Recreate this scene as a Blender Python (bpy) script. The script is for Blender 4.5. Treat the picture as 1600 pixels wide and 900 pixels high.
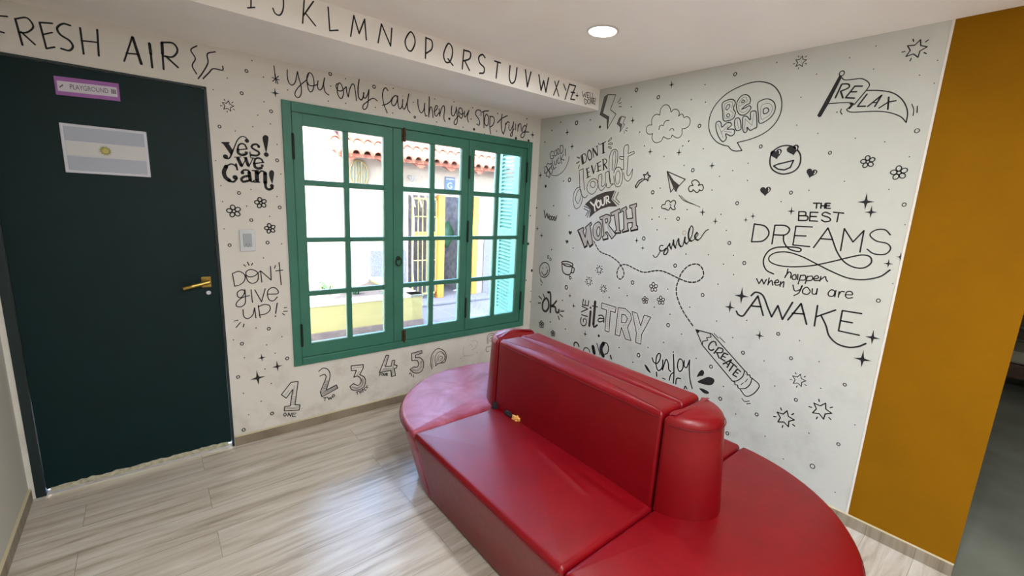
import bpy, bmesh, math, random
from mathutils import Vector, Matrix
random.seed(7)
PI = math.pi
for o in list(bpy.data.objects):
    bpy.data.objects.remove(o)
scene = bpy.context.scene
C = scene.collection

# ------------------------------------------------------------------ camera
CAM = Vector((-2.6253, -2.9808, 1.5568))
YAW, PITCH, ROLL, FPX, PPX, PPY = 0.7195, -0.1918, 0.0561, 688.49, 828.92, 449.17
cy_, sy_, cp_, sp_ = math.cos(YAW), math.sin(YAW), math.cos(PITCH), math.sin(PITCH)
FWD = Vector((sy_ * cp_, cy_ * cp_, sp_))
r0 = Vector((cy_, -sy_, 0)); u0 = r0.cross(FWD)
RIGHT = math.cos(ROLL) * r0 + math.sin(ROLL) * u0
UP = -math.sin(ROLL) * r0 + math.cos(ROLL) * u0
cd = bpy.data.cameras.new('camera')
cam = bpy.data.objects.new('camera', cd); C.objects.link(cam)
mw = Matrix((RIGHT, UP, -FWD)).transposed().to_4x4(); mw.translation = CAM
cam.matrix_world = mw
cd.sensor_width = 36.0; cd.lens = 36.0 * FPX / 1600
cd.shift_x = -(PPX - 800) / 1600; cd.shift_y = (PPY - 450) / 1600
cd.clip_start = 0.02
scene.camera = cam

# ------------------------------------------------------------------ light and exposure
scene.view_settings.view_transform = 'Standard'
scene.view_settings.look = 'None'
scene.view_settings.gamma = 1.0
scene.view_settings.use_curve_mapping = False
scene.view_settings.exposure = 1.2
SKY_STRENGTH = 4.1
SUN_ENERGY = 24.0
LAMP_W = 3.5
FILL_W = 11.0
w = bpy.data.worlds.new('sky'); scene.world = w; w.use_nodes = True
nt = w.node_tree
sky = nt.nodes.new('ShaderNodeTexSky'); sky.sky_type = 'NISHITA'
sky.sun_disc = False; sky.sun_elevation = math.radians(56); sky.sun_rotation = math.radians(215)
nt.links.new(sky.outputs[0], nt.nodes['Background'].inputs[0])
nt.nodes['Background'].inputs[1].default_value = SKY_STRENGTH
sl = bpy.data.lights.new('sun', 'SUN'); sl.energy = SUN_ENERGY; sl.angle = 0.009; sl.color = (1, .95, .86)
so = bpy.data.objects.new('sun', sl); C.objects.link(so)
SUN_DIR = Vector((0.42, 0.46, -1.0)).normalized()
so.rotation_euler = SUN_DIR.to_track_quat('-Z', 'Y').to_euler(); so.location = (-2, -2, 6)

# ------------------------------------------------------------------ materials
def lin(c):
    c = c / 255.0
    return c / 12.92 if c <= 0.04045 else ((c + 0.055) / 1.055) ** 2.4
def rgb(r, g, b): return (lin(r), lin(g), lin(b), 1.0)
def mat(name, col, rough=0.5, metal=0.0, spec=0.5, noise=0.0, nscale=20.0, bump=0.0, bscale=80.0, emit=None, es=0.0):
    m = bpy.data.materials.new(name); m.use_nodes = True
    n = m.node_tree.nodes; l = m.node_tree.links; p = n['Principled BSDF']
    p.inputs['Base Color'].default_value = col
    p.inputs['Roughness'].default_value = rough; p.inputs['Metallic'].default_value = metal
    p.inputs['Specular IOR Level'].default_value = spec
    tc = n.new('ShaderNodeTexCoord')
    if noise > 0:
        t = n.new('ShaderNodeTexNoise'); t.inputs['Scale'].default_value = nscale; t.inputs['Detail'].default_value = 6
        l.new(tc.outputs['Object'], t.inputs['Vector'])
        r = n.new('ShaderNodeValToRGB')
        r.color_ramp.elements[0].position = 0.3; r.color_ramp.elements[1].position = 0.7
        a = tuple(max(0, c * (1 - noise)) for c in col[:3]) + (1,); b = tuple(min(1, c * (1 + noise)) for c in col[:3]) + (1,)
        r.color_ramp.elements[0].color = a; r.color_ramp.elements[1].color = b
        l.new(t.outputs['Fac'], r.inputs['Fac']); l.new(r.outputs['Color'], p.inputs['Base Color'])
    if bump > 0:
        t2 = n.new('ShaderNodeTexNoise'); t2.inputs['Scale'].default_value = bscale; t2.inputs['Detail'].default_value = 4
        l.new(tc.outputs['Object'], t2.inputs['Vector'])
        bp = n.new('ShaderNodeBump'); bp.inputs['Strength'].default_value = bump; bp.inputs['Distance'].default_value = 0.01
        l.new(t2.outputs['Fac'], bp.inputs['Height']); l.new(bp.outputs['Normal'], p.inputs['Normal'])
    if emit:
        p.inputs['Emission Color'].default_value = emit; p.inputs['Emission Strength'].default_value = es
    return m

M = {}
M['ceiling'] = mat('ceiling_paint', rgb(246, 240, 234), 0.9, noise=0.02, nscale=3, bump=0.03, bscale=40)
M['left'] = mat('left_wall_paint', rgb(196, 192, 182), 0.85, bump=0.04, bscale=30)

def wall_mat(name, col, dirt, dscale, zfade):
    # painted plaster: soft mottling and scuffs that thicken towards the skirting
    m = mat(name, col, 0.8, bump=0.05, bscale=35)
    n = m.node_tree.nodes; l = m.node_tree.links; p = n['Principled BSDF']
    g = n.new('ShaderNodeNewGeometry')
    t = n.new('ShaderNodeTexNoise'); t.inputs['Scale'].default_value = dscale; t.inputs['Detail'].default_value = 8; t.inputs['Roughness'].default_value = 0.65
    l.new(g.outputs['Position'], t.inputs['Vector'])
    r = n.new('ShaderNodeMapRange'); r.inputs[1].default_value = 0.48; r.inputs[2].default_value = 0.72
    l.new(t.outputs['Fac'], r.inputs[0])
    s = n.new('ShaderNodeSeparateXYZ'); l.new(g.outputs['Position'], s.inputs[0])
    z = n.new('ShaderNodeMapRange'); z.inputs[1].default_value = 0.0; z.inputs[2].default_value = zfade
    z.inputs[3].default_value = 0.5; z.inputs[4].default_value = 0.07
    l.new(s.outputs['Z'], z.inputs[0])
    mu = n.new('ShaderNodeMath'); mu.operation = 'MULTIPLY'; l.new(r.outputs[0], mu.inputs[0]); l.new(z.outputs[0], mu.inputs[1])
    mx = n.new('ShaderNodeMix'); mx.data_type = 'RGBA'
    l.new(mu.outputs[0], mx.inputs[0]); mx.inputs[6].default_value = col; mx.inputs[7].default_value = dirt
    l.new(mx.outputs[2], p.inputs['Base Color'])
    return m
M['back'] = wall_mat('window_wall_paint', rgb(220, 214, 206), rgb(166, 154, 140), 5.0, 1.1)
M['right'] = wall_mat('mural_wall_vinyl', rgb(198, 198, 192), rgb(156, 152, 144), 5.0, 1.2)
M['yellow'] = mat('mustard_paint', rgb(136, 90, 0), 0.8, spec=0.12, noise=0.06, nscale=4, bump=0.05, bscale=40)
M['bead'] = mat('pale_edge', rgb(226, 216, 206), 0.6)

def wood_floor(name, c_lo, c_mid, c_hi, rough, plank=(1.25, 0.19)):
    m = mat(name, c_mid, rough)
    n = m.node_tree.nodes; l = m.node_tree.links; p = n['Principled BSDF']
    g = n.new('ShaderNodeNewGeometry')
    br = n.new('ShaderNodeTexBrick'); br.inputs['Scale'].default_value = 1.0
    br.inputs['Brick Width'].default_value = plank[0]; br.inputs['Row Height'].default_value = plank[1]
    br.inputs['Mortar Size'].default_value = 0.0012; br.inputs['Bias'].default_value = 0
    br.inputs['Color1'].default_value = (0, 0, 0, 1); br.inputs['Color2'].default_value = (1, 1, 1, 1); br.inputs['Mortar'].default_value = (.5, .5, .5, 1)
    br.offset = 0.37
    l.new(g.outputs['Position'], br.inputs['Vector'])
    sh = n.new('ShaderNodeVectorMath'); sh.operation = 'MULTIPLY_ADD'
    l.new(br.outputs['Color'], sh.inputs[0]); sh.inputs[1].default_value = (7, 3, 0); l.new(g.outputs['Position'], sh.inputs[2])
    mp = n.new('ShaderNodeMapping'); mp.inputs['Scale'].default_value = (1.1, 13, 1); l.new(sh.outputs[0], mp.inputs['Vector'])
    t = n.new('ShaderNodeTexNoise'); t.inputs['Scale'].default_value = 1.6; t.inputs['Detail'].default_value = 9; t.inputs['Roughness'].default_value = 0.62; t.inputs['Distortion'].default_value = 0.6
    l.new(mp.outputs[0], t.inputs['Vector'])
    r = n.new('ShaderNodeValToRGB')
    e = r.color_ramp.elements; e[0].position = 0.3; e[0].color = c_lo; e[1].position = 0.68; e[1].color = c_hi
    k = r.color_ramp.elements.new(0.47); k.color = c_mid
    l.new(t.outputs['Fac'], r.inputs['Fac'])
    mx = n.new('ShaderNodeMix'); mx.data_type = 'RGBA'; mx.blend_type = 'MULTIPLY'
    mm = n.new('ShaderNodeMath'); mm.operation = 'MULTIPLY'; mm.inputs[1].default_value = 0.55; l.new(br.outputs['Fac'], mm.inputs[0])
    l.new(mm.outputs[0], mx.inputs[0]); l.new(r.outputs['Color'], mx.inputs[6]); mx.inputs[7].default_value = (.25, .2, .16, 1)
    l.new(mx.outputs[2], p.inputs['Base Color'])
    bp = n.new('ShaderNodeBump'); bp.inputs['Strength'].default_value = 0.08; bp.inputs['Distance'].default_value = 0.004
    l.new(t.outputs['Fac'], bp.inputs['Height']); l.new(bp.outputs['Normal'], p.inputs['Normal'])
    return m
M['floor'] = wood_floor('laminate_floor', rgb(152, 138, 120), rgb(194, 182, 168), rgb(214, 206, 196), 0.30)
M['skirting'] = wood_floor('laminate_skirting', rgb(112, 98, 82), rgb(140, 126, 108), rgb(160, 148, 132), 0.5)
M['skirt_top'] = mat('skirting_top', rgb(205, 192, 160), 0.6)
M['concrete'] = mat('dark_concrete', rgb(128, 130, 120), 0.6, noise=0.25, nscale=2.5, bump=0.05, bscale=25)
M['teal'] = mat('teal_door_paint', rgb(0, 31, 33), 0.5, spec=0.22, noise=0.12, nscale=6, bump=0.04, bscale=60)
M['teal_dark'] = mat('teal_frame_paint', rgb(14, 34, 36), 0.5, noise=0.15, nscale=9)
M['chipped'] = mat('chipped_paint', rgb(178, 172, 150), 0.8, noise=0.3, nscale=45)
M['green'] = mat('green_window_paint', rgb(56, 116, 97), 0.42, noise=0.08, nscale=8, bump=0.06, bscale=50)
M['mint'] = mat('mint_shutter_paint', rgb(58, 102, 85), 0.5, noise=0.05, nscale=9)
M['iron'] = mat('dark_iron', rgb(40, 48, 44), 0.5, metal=0.6)
M['rust'] = mat('rusty_bolt', rgb(82, 60, 44), 0.6, metal=0.5, noise=0.3, nscale=60)
M['brass'] = mat('brass', rgb(150, 124, 62), 0.32, metal=0.85)
M['gap'] = mat('shadow_gap', rgb(18, 34, 30), 0.9)
M['white_plastic'] = mat('white_plastic', rgb(205, 206, 210), 0.35)
M['grey_plastic'] = mat('grey_plastic', rgb(168, 172, 178), 0.4)
M['black'] = mat('mural_black', rgb(24, 20, 24), 0.7)
M['grey_ink'] = mat('mural_grey', rgb(96, 90, 88), 0.8)
M['ring'] = mat('lamp_ring', rgb(215, 212, 206), 0.4)
M['diffuser'] = mat('lamp_diffuser', rgb(255, 255, 250), 0.4, emit=(0.95, 1.0, 0.93, 1), es=14)

def leather(name, col, worn=None, wf=(0.42, 0.62), rough=0.37, crease=()):
    m = mat(name, col, rough, spec=0.34)
    n = m.node_tree.nodes; l = m.node_tree.links; p = n['Principled BSDF']
    g = n.new('ShaderNodeNewGeometry')
    t = n.new('ShaderNodeTexNoise'); t.inputs['Scale'].default_value = 4.5; t.inputs['Detail'].default_value = 7; t.inputs['Roughness'].default_value = 0.6; t.inputs['Distortion'].default_value = 0.8
    l.new(g.outputs['Position'], t.inputs['Vector'])
    r = n.new('ShaderNodeMapRange'); r.inputs[1].default_value = wf[0]; r.inputs[2].default_value = wf[1]
    l.new(t.outputs['Fac'], r.inputs[0])
    mx = n.new('ShaderNodeMix'); mx.data_type = 'RGBA'; l.new(r.outputs[0], mx.inputs[0])
    mx.inputs[6].default_value = col; mx.inputs[7].default_value = worn or tuple(c * 1.15 for c in col[:3]) + (1,)
    l.new(mx.outputs[2], p.inputs['Base Color'])
    t2 = n.new('ShaderNodeTexNoise'); t2.inputs['Scale'].default_value = 11; t2.inputs['Detail'].default_value = 8; t2.inputs['Distortion'].default_value = 1.0
    l.new(g.outputs['Position'], t2.inputs['Vector'])
    v = n.new('ShaderNodeTexVoronoi'); v.inputs['Scale'].default_value = 260; l.new(g.outputs['Position'], v.inputs['Vector'])
    ad = n.new('ShaderNodeMath'); ad.operation = 'MULTIPLY_ADD'; l.new(v.outputs['Distance'], ad.inputs[0]); ad.inputs[1].default_value = 0.08; l.new(t2.outputs['Fac'], ad.inputs[2])
    if crease:                                                # a pulled fold in the cover: a ridge between two points of the seat
        hsum = ad.outputs[0]
        for A, B, wd, ht in crease:
            A = Vector((A[0], A[1], 0)); B = Vector((B[0], B[1], 0)); dv = (B - A); L_ = dv.length; dv.normalize(); nv = Vector((-dv.y, dv.x, 0))
            sb = n.new('ShaderNodeVectorMath'); sb.operation = 'SUBTRACT'; l.new(g.outputs['Position'], sb.inputs[0]); sb.inputs[1].default_value = A
            da = n.new('ShaderNodeVectorMath'); da.operation = 'DOT_PRODUCT'; l.new(sb.outputs[0], da.inputs[0]); da.inputs[1].default_value = dv
            dn = n.new('ShaderNodeVectorMath'); dn.operation = 'DOT_PRODUCT'; l.new(sb.outputs[0], dn.inputs[0]); dn.inputs[1].default_value = nv
            def mth(op, a, b=None):
                q = n.new('ShaderNodeMath'); q.operation = op
                for k_, v_ in enumerate((a, b)):
                    if v_ is None: continue
                    if isinstance(v_, (int, float)): q.inputs[k_].default_value = v_
                    else: l.new(v_, q.inputs[k_])
                return q.outputs[0]
            e = mth('EXPONENT', mth('MULTIPLY', mth('POWER', mth('ABSOLUTE', mth('DIVIDE', dn.outputs['Value'], wd)), 2.0), -1.0))
            t_ = mth('DIVIDE', da.outputs['Value'], L_); f_ = mth('EXPONENT', mth('MULTIPLY', mth('POWER', mth('ABSOLUTE', mth('DIVIDE', mth('SUBTRACT', t_, .5), .42)), 4.0), -1.0))
            hsum = mth('ADD', hsum, mth('MULTIPLY', mth('MULTIPLY', e, f_), ht))
        ad = hsum.node
    bp = n.new('ShaderNodeBump'); bp.inputs['Strength'].default_value = 0.14; bp.inputs['Distance'].default_value = 0.010
    l.new(ad.outputs[0], bp.inputs['Height']); l.new(bp.outputs['Normal'], p.inputs['Normal'])
    return m
M['leather'] = leather('red_leather', rgb(112, 2, 11), crease=[((-1.33, -1.62), (-1.385, -1.98), .016, 5.0), ((-1.30, -1.80), (-1.30, -2.12), .020, -3.0)])
M['leather_worn'] = leather('worn_red_leather', rgb(132, 20, 34), rgb(172, 92, 116), (0.34, 0.58), 0.38)
M['piping'] = mat('red_piping', rgb(96, 3, 12), 0.6, spec=0.3)
M['foam'] = mat('bare_foam', rgb(232, 172, 92), 0.9, noise=0.25, nscale=50)
M['char'] = mat('torn_lining', rgb(30, 22, 28), 0.9)

# ------------------------------------------------------------------ geometry helpers
ORG = {}
def obj(name, bm, m, parent=None, smooth=False, org=None, angle=40):
    me = bpy.data.meshes.new(name)
    if parent is not None: o0 = ORG[parent.name]
    elif org is not None: o0 = Vector(org)
    else: o0 = Vector((0, 0, 0))
    bmesh.ops.recalc_face_normals(bm, faces=bm.faces)
    bmesh.ops.translate(bm, verts=bm.verts, vec=-o0)
    if smooth:
        for f in bm.faces: f.smooth = True
    bm.to_mesh(me); bm.free()
    for mm in (m if isinstance(m, (list, tuple)) else [m]): me.materials.append(mm)
    o = bpy.data.objects.new(name, me); C.objects.link(o)
    if smooth: me.set_sharp_from_angle(angle=math.radians(angle))
    if parent is not None: o.parent = parent
    else: o.location = o0
    ORG[o.name] = o0
    return o
def tag(o, label, cat, group=None, kind=None):
    o['label'] = label; o['category'] = cat
    if group: o['group'] = group
    if kind: o['kind'] = kind
    return o
def thing(name, label, cat, loc, group=None):
    o = bpy.data.objects.new(name, None); C.objects.link(o); o.location = loc; o.empty_display_size = 0.1
    ORG[o.name] = Vector(loc)
    return tag(o, label, cat, group)
def struct(name, bm, m, parent=None, **k):
    o = obj(name, bm, m, parent, **k)
    if parent is None: o['kind'] = 'structure'
    return o
def NB(): return bmesh.new()
def box(bm, lo, hi, bev=0.0, seg=2, mi=0):
    lo = Vector(lo); hi = Vector(hi)
    r = bmesh.ops.create_cube(bm, size=1.0)
    s = hi - lo; c = (hi + lo) / 2
    for v in r['verts']: v.co = Vector((v.co.x * s.x, v.co.y * s.y, v.co.z * s.z)) + c
    fs = set(f for v in r['verts'] for f in v.link_faces)
    if mi:
        for f in fs: f.material_index = mi
    if bev > 0:
        es = list(set(e for f in fs for e in f.edges))
        bmesh.ops.bevel(bm, geom=es, offset=bev, segments=seg, affect='EDGES', profile=0.5, material=-1)
def frame_axes(d):
    d = d.normalized(); a = Vector((0, 0, 1)) if abs(d.z) < 0.9 else Vector((1, 0, 0))
    u = d.cross(a).normalized(); return u, d.cross(u).normalized()
def tube(bm, pts, r, seg=8, closed=False):
    pts = [Vector(p) for p in pts]; n = len(pts); rings = []
    u = None
    for i, p in enumerate(pts):
        a = pts[(i - 1) % n] if (closed or i > 0) else p
        b = pts[(i + 1) % n] if (closed or i < n - 1) else p
        d = (b - a).normalized()
        if u is None: u, v = frame_axes(d)
        else:
            u = (u - d * u.dot(d)).normalized(); v = d.cross(u).normalized()
        rr = r[i] if isinstance(r, (list, tuple)) else r
        rings.append([bm.verts.new(p + (u * math.cos(2 * PI * k / seg) + v * math.sin(2 * PI * k / seg)) * rr) for k in range(seg)])
    m = n if closed else n - 1
    for i in range(m):
        A = rings[i]; B = rings[(i + 1) % n]
        for k in range(seg): bm.faces.new((A[k], A[(k + 1) % seg], B[(k + 1) % seg], B[k]))
    if not closed:
        bm.faces.new(rings[0][::-1]); bm.faces.new(rings[-1])
def lathe(bm, prof, c, axis=Vector((0, 0, 1)), seg=32):
    c = Vector(c); u, v = frame_axes(axis); axis = axis.normalized(); rings = []
    for (r, h) in prof:
        if r < 1e-6: rings.append([bm.verts.new(c + axis * h)])
        else: rings.append([bm.verts.new(c + axis * h + (u * math.cos(2 * PI * k / seg) + v * math.sin(2 * PI * k / seg)) * r) for k in range(seg)])
    for A, B in zip(rings, rings[1:]):
        for k in range(seg):
            k2 = (k + 1) % seg
            if len(A) == 1 and len(B) == 1: continue
            if len(A) == 1: bm.faces.new((A[0], B[k], B[k2]))
            elif len(B) == 1: bm.faces.new((A[k], A[k2], B[0]))
            else: bm.faces.new((A[k], A[k2], B[k2], B[k]))
def stack(bm, loops, cap0=True, cap1=True):
    rings = [[bm.verts.new(p) for p in lp] for lp in loops]; n = len(rings[0])
    for A, B in zip(rings, rings[1:]):
        for k in range(n): bm.faces.new((A[k], A[(k + 1) % n], B[(k + 1) % n], B[k]))
    if cap0: bm.faces.new(rings[0][::-1])
    if cap1: bm.faces.new(rings[-1])
def prism(bm, poly, d):
    """poly: planar loop of 3-D points, d: extrusion vector"""
    A = [Vector(p) for p in poly]; stack(bm, [A, [p + Vector(d) for p in A]])

# ------------------------------------------------------------------ the room shell
XL, XR, ZC, ZB, DB, YW, YE, YN = -3.17, 0.0, 2.401, 2.2555, 0.64, -2.57, -2.98, -5.2
WX0, WX1, WZ0, WZ1 = -1.989, -0.087, 0.437, 2.052       # window opening
DX0, DX1, DZ = -3.15, -2.334, 2.05                        # door opening
TW = 0.16
bm = NB(); box(bm, (XL - .2, YN, -.12), (XR, 0.0, 0)); struct('floor', bm, M['floor'])
bm = NB(); box(bm, (XL - .2, YN, ZC), (0.0, 0.0, ZC + .14)); box(bm, (0.0, YN, ZC), (5.2, YE + .8, ZC + .14)); struct('ceiling', bm, M['ceiling'])
bm = NB(); box(bm, (XL, -DB, ZB), (XR, 0.0, ZC)); struct('trim_1', bm, M['ceiling'])
bm = NB()
box(bm, (XL - .2, 0, -.12), (DX0, TW, ZC + .14)); box(bm, (DX0, 0, DZ), (DX1, TW, ZC + .14)); box(bm, (DX1, 0, -.12), (WX0, TW, ZC + .14))
box(bm, (WX0, 0, -.12), (WX1, TW, WZ0)); box(bm, (WX0, 0, WZ1), (WX1, TW, ZC + .14)); box(bm, (WX1, 0, -.12), (0.16, TW, ZC + .14))
box(bm, (DX0, 0.05, -.12), (DX1, TW, 0.0))
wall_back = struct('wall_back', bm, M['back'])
bm = NB(); box(bm, (XL - .2, YN, -.12), (XL, 0.0, ZC)); struct('wall_left', bm, M['left'])
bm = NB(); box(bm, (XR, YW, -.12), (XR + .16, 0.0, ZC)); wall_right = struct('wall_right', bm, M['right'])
bm = NB(); box(bm, (XR, YE, -.12), (XR + .16, YW, ZC)); struct('wall_mustard', bm, M['yellow'])
bm = NB(); box(bm, (XR - .004, YW - .006, .063), (XR + .001, YW + .004, ZC), 0.0015); struct('trim_2', bm, M['bead'])
bm = NB(); box(bm, (XL - .2, YN - .15, -.12), (5.2, YN, ZC + .14)); struct('wall_near', bm, M['left'])
# the darker space beyond the mustard wall
bm = NB(); box(bm, (XR, YN, -.12), (5.2, YE + .8, -0.001)); struct('floor_concrete', bm, M['concrete'])
bm = NB(); box(bm, (5.05, YN, -.1), (5.2, YE + .8, ZC)); struct('wall_far', bm, M['left'])
bm = NB(); box(bm, (XR + .16, YE + .65, -.1), (5.05, YE + .8, ZC)); struct('wall_passage', bm, M['left'])
# skirtings
def skirting(name, lo, hi, face):
    bm = NB(); box(bm, lo, hi, 0.002); o = struct(name, bm, M['skirting'])
    l2 = list(lo); h2 = list(hi); l2[2] = hi[2] - .0005; h2[2] = hi[2] + .004
    bm = NB(); box(bm, l2, h2, 0.0015); obj('top_edge', bm, M['skirt_top'], o)
skirting('baseboard_back', (DX1 + .004, -.012, 0), (XR - .013, 0, .058), 'y')
skirting('baseboard_right', (XR - .012, YE, 0), (XR, -.0, .060), 'x')
skirting('baseboard_left', (XL, YN, 0), (XL + .012, -.013, .060), 'x')

# ------------------------------------------------------------------ door
door = NB()
box(door, (DX0, -.004, 0.0), (DX0 + .035, .05, DZ), 0.002); box(door, (DX1 - .012, -.004, 0.0), (DX1, .05, DZ), 0.002); box(door, (DX0, -.004, DZ - .01), (DX1, .05, DZ), 0.002)
door = struct('door_1', door, M['teal_dark'])
bm = NB(); box(bm, (DX0 + .037, .002, 0.030), (DX1 - .014, .045, DZ - .012), 0.003); leaf = obj('door_leaf', bm, M['teal'], door)
bm = NB()
n = 40; top = []; bot = []
for i in range(n + 1):
    x = DX0 + .05 + (DX1 - .03 - DX0 - .05) * i / n
    bot.append(Vector((x, .0015, .010 + .004 * random.random()))); top.append(Vector((x, .0015, .034 + .010 * random.random())))
prism(bm, bot + top[::-1], (0, .03, 0)); obj('chipped_bottom_edge', bm, M['chipped'], leaf)
hx, hz = -2.402, 1.022
bm = NB(); box(bm, (hx - .026, -.008, hz - .030), (hx + .020, .002, hz + .030), .003); esc = obj('handle_plate', bm, M['brass'], leaf)
bm = NB(); tube(bm, [(hx, -.004, hz + .004), (hx, -.03, hz + .004), (hx, -.045, hz + .004)], .010, 12)
tube(bm, [(hx + .010, -.045, hz + .006), (hx - .02, -.047, hz - .001), (hx - .07, -.049, hz - .012), (hx - .108, -.047, hz - .022)], [.010, .011, .011, .0095], 12); obj('handle_lever', bm, M['brass'], leaf)
bm = NB(); lathe(bm, [(0, -.001), (.011, -.001), (.011, .002), (0, .003)], (hx + .004, .001, hz - .062), Vector((0, -1, 0)), 20)
obj('keyhole', bm, M['white_plastic'], leaf)

# signs on the door
def ypanel(bm, x0, x1, z0, z1, y0, y1, b=0.0008): box(bm, (x0, min(y0, y1), z0), (x1, max(y0, y1), z1), b, 1)
def text_bm(s, size, ext=0.0):
    cu = bpy.data.curves.new('txt', 'FONT'); cu.body = s; cu.size = size; cu.align_x = 'CENTER'; cu.align_y = 'CENTER'
    o = bpy.data.objects.new('txt', cu); C.objects.link(o)
    dg = bpy.context.evaluated_depsgraph_get(); me = bpy.data.meshes.new_from_object(o.evaluated_get(dg))
    bm = NB(); bm.from_mesh(me); bpy.data.objects.remove(o); bpy.data.curves.remove(cu); bpy.data.meshes.remove(me)
    return bm
def put_text(s, size, c, xdir, up, sx=1.0):
    b = text_bm(s, size); c = Vector(c); xdir = Vector(xdir); up = Vector(up)
    for v in b.verts: v.co = c + xdir * v.co.x * sx + up * v.co.y
    return b
M['purple'] = mat('purple_border', rgb(158, 92, 168), 0.5)
M['sign_white'] = mat('sign_white', rgb(208, 200, 212), 0.5)
M['sign_grey'] = mat('sign_lettering', rgb(86, 84, 98), 0.6)
sg = thing('door_sign', 'purple-bordered white PLAYGROUND name plate near the top of the teal door', 'sign', (-2.78, -.0, 1.95))
bm = NB()
def quadp(bm, pts, y0, y1): prism(bm, [(x, y0, z) for x, z in pts], (0, y1 - y0, 0))
quadp(bm, [(-2.886, 1.909), (-2.674, 1.918), (-2.674, 1.997), (-2.886, 1.987)], -.004, .0015); obj('border', bm, M['purple'], sg)
bm = NB(); quadp(bm, [(-2.878, 1.926), (-2.682, 1.935), (-2.682, 1.978), (-2.878, 1.969)], -.0055, -.003); obj('panel', bm, M['sign_white'], sg)
bm = put_text('PLAYGROUND', .030, (-2.776, -.0062, 1.9525), (1, 0, .045), (0, 0, 1), .64); obj('lettering', bm, M['sign_grey'], sg)
bm = NB()
for (x, z) in ((-2.866, 1.948),):
    for q in range(3): box(bm, (x + .004 * q - .006, -.0062, z - .008 + .004 * q), (x + .004 * q - .002, -.0056, z - .001 + .004 * q))
obj('icon', bm, M['grey_ink'], sg)
bm = NB()
for q in range(3):
    box(bm, (-2.702 + .006 * q, -.0062, 1.947), (-2.699 + .006 * q, -.0056, 1.967)); box(bm, (-2.703, -.0062, 1.949 + .007 * q), (-2.686, -.0056, 1.951 + .007 * q))
obj('icon', bm, M['grey_ink'], sg)

M['flag_grey'] = mat('flag_blue_grey', rgb(172, 176, 190), 0.55)
M['flag_white'] = mat('flag_off_white', rgb(206, 204, 204), 0.55)
M['flag_frame'] = mat('flag_frame', rgb(206, 206, 216), 0.45)
M['gold'] = mat('faded_gold', rgb(150, 146, 66), 0.5)
M['gold2'] = mat('dull_gold', rgb(184, 172, 96), 0.5)
fl = thing('flag_board', 'framed pale blue and white striped flag with gold sun on the teal door', 'flag', (-2.74, 0, 1.68))
bm = NB(); ypanel(bm, -2.890, -2.592, 1.572, 1.790, -.008, .0015, .002); obj('frame', bm, M['flag_frame'], fl)
for nm, z0, z1, mk in (('stripe', 1.716, 1.778, 'flag_grey'), ('stripe', 1.651, 1.713, 'flag_white'), ('stripe', 1.584, 1.648, 'flag_grey')):
    bm = NB(); ypanel(bm, -2.878, -2.603, z0, z1, -.0095, -.006); obj(nm, bm, M[mk], fl)
bm = NB(); sc = Vector((-2.748, -.0098, 1.682))
for k in range(24):
    a = 2 * PI * k / 24; L_ = .026 if k % 2 else .021
    d = Vector((math.cos(a), 0, math.sin(a))); t_ = Vector((-d.z, 0, d.x)) * .0028
    prism(bm, [sc + d * .010 + t_, sc + d * L_, sc + d * .010 - t_], (0, -.0012, 0))
sun_em = obj('sun_emblem', bm, M['gold'], fl)
bm = NB(); lathe(bm, [(0, .0035), (.008, .003), (.0125, .0012), (.0125, 0)], sc, Vector((0, -1, 0)), 24); sf = obj('sun_face', bm, M['gold2'], fl)

# ------------------------------------------------------------------ window
win = NB()
Y0, Y1 = -.012, .150
FX0, FX1, FZ0, FZ1 = -1.940, -0.137, 0.487, 1.996
box(win, (WX0, Y0, WZ0), (FX0, Y1, WZ1), .004); box(win, (FX1, Y0, WZ0), (WX1, Y1, WZ1), .004)
box(win, (FX0, Y0, WZ0), (FX1, Y1, FZ0), .004); box(win, (FX0, Y0, FZ1), (FX1, Y1, WZ1), .004)
win = struct('window_1', win, M['green'])
gm = bpy.data.materials.new('window_glass'); gm.use_nodes = True; M['glass'] = gm
n = gm.node_tree.nodes; l = gm.node_tree.links; n.remove(n['Principled BSDF'])
tr = n.new('ShaderNodeBsdfTransparent'); tr.inputs[0].default_value = (.97, .985, .98, 1)
gl = n.new('ShaderNodeBsdfGlossy'); gl.inputs['Roughness'].default_value = 0.03
fr = n.new('ShaderNodeFresnel'); fr.inputs['IOR'].default_value = 1.45
ms = n.new('ShaderNodeMixShader'); l.new(fr.outputs[0], ms.inputs[0]); l.new(tr.outputs[0], ms.inputs[1]); l.new(gl.outputs[0], ms.inputs[2])
l.new(ms.outputs[0], n['Material Output'].inputs[0])
ZR = [(1.925, 1.613), (1.578, 1.262), (1.232, .921), (.888, .577)]
SASH = [(-1.938, -1.324, [(-1.880, -1.649), (-1.615, -1.387)]), (-1.321, -.716, [(-1.248, -1.038), (-1.002, -.777)]), (-.713, -.139, [(-.662, -.447), (-.414, -.199)])]
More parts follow.
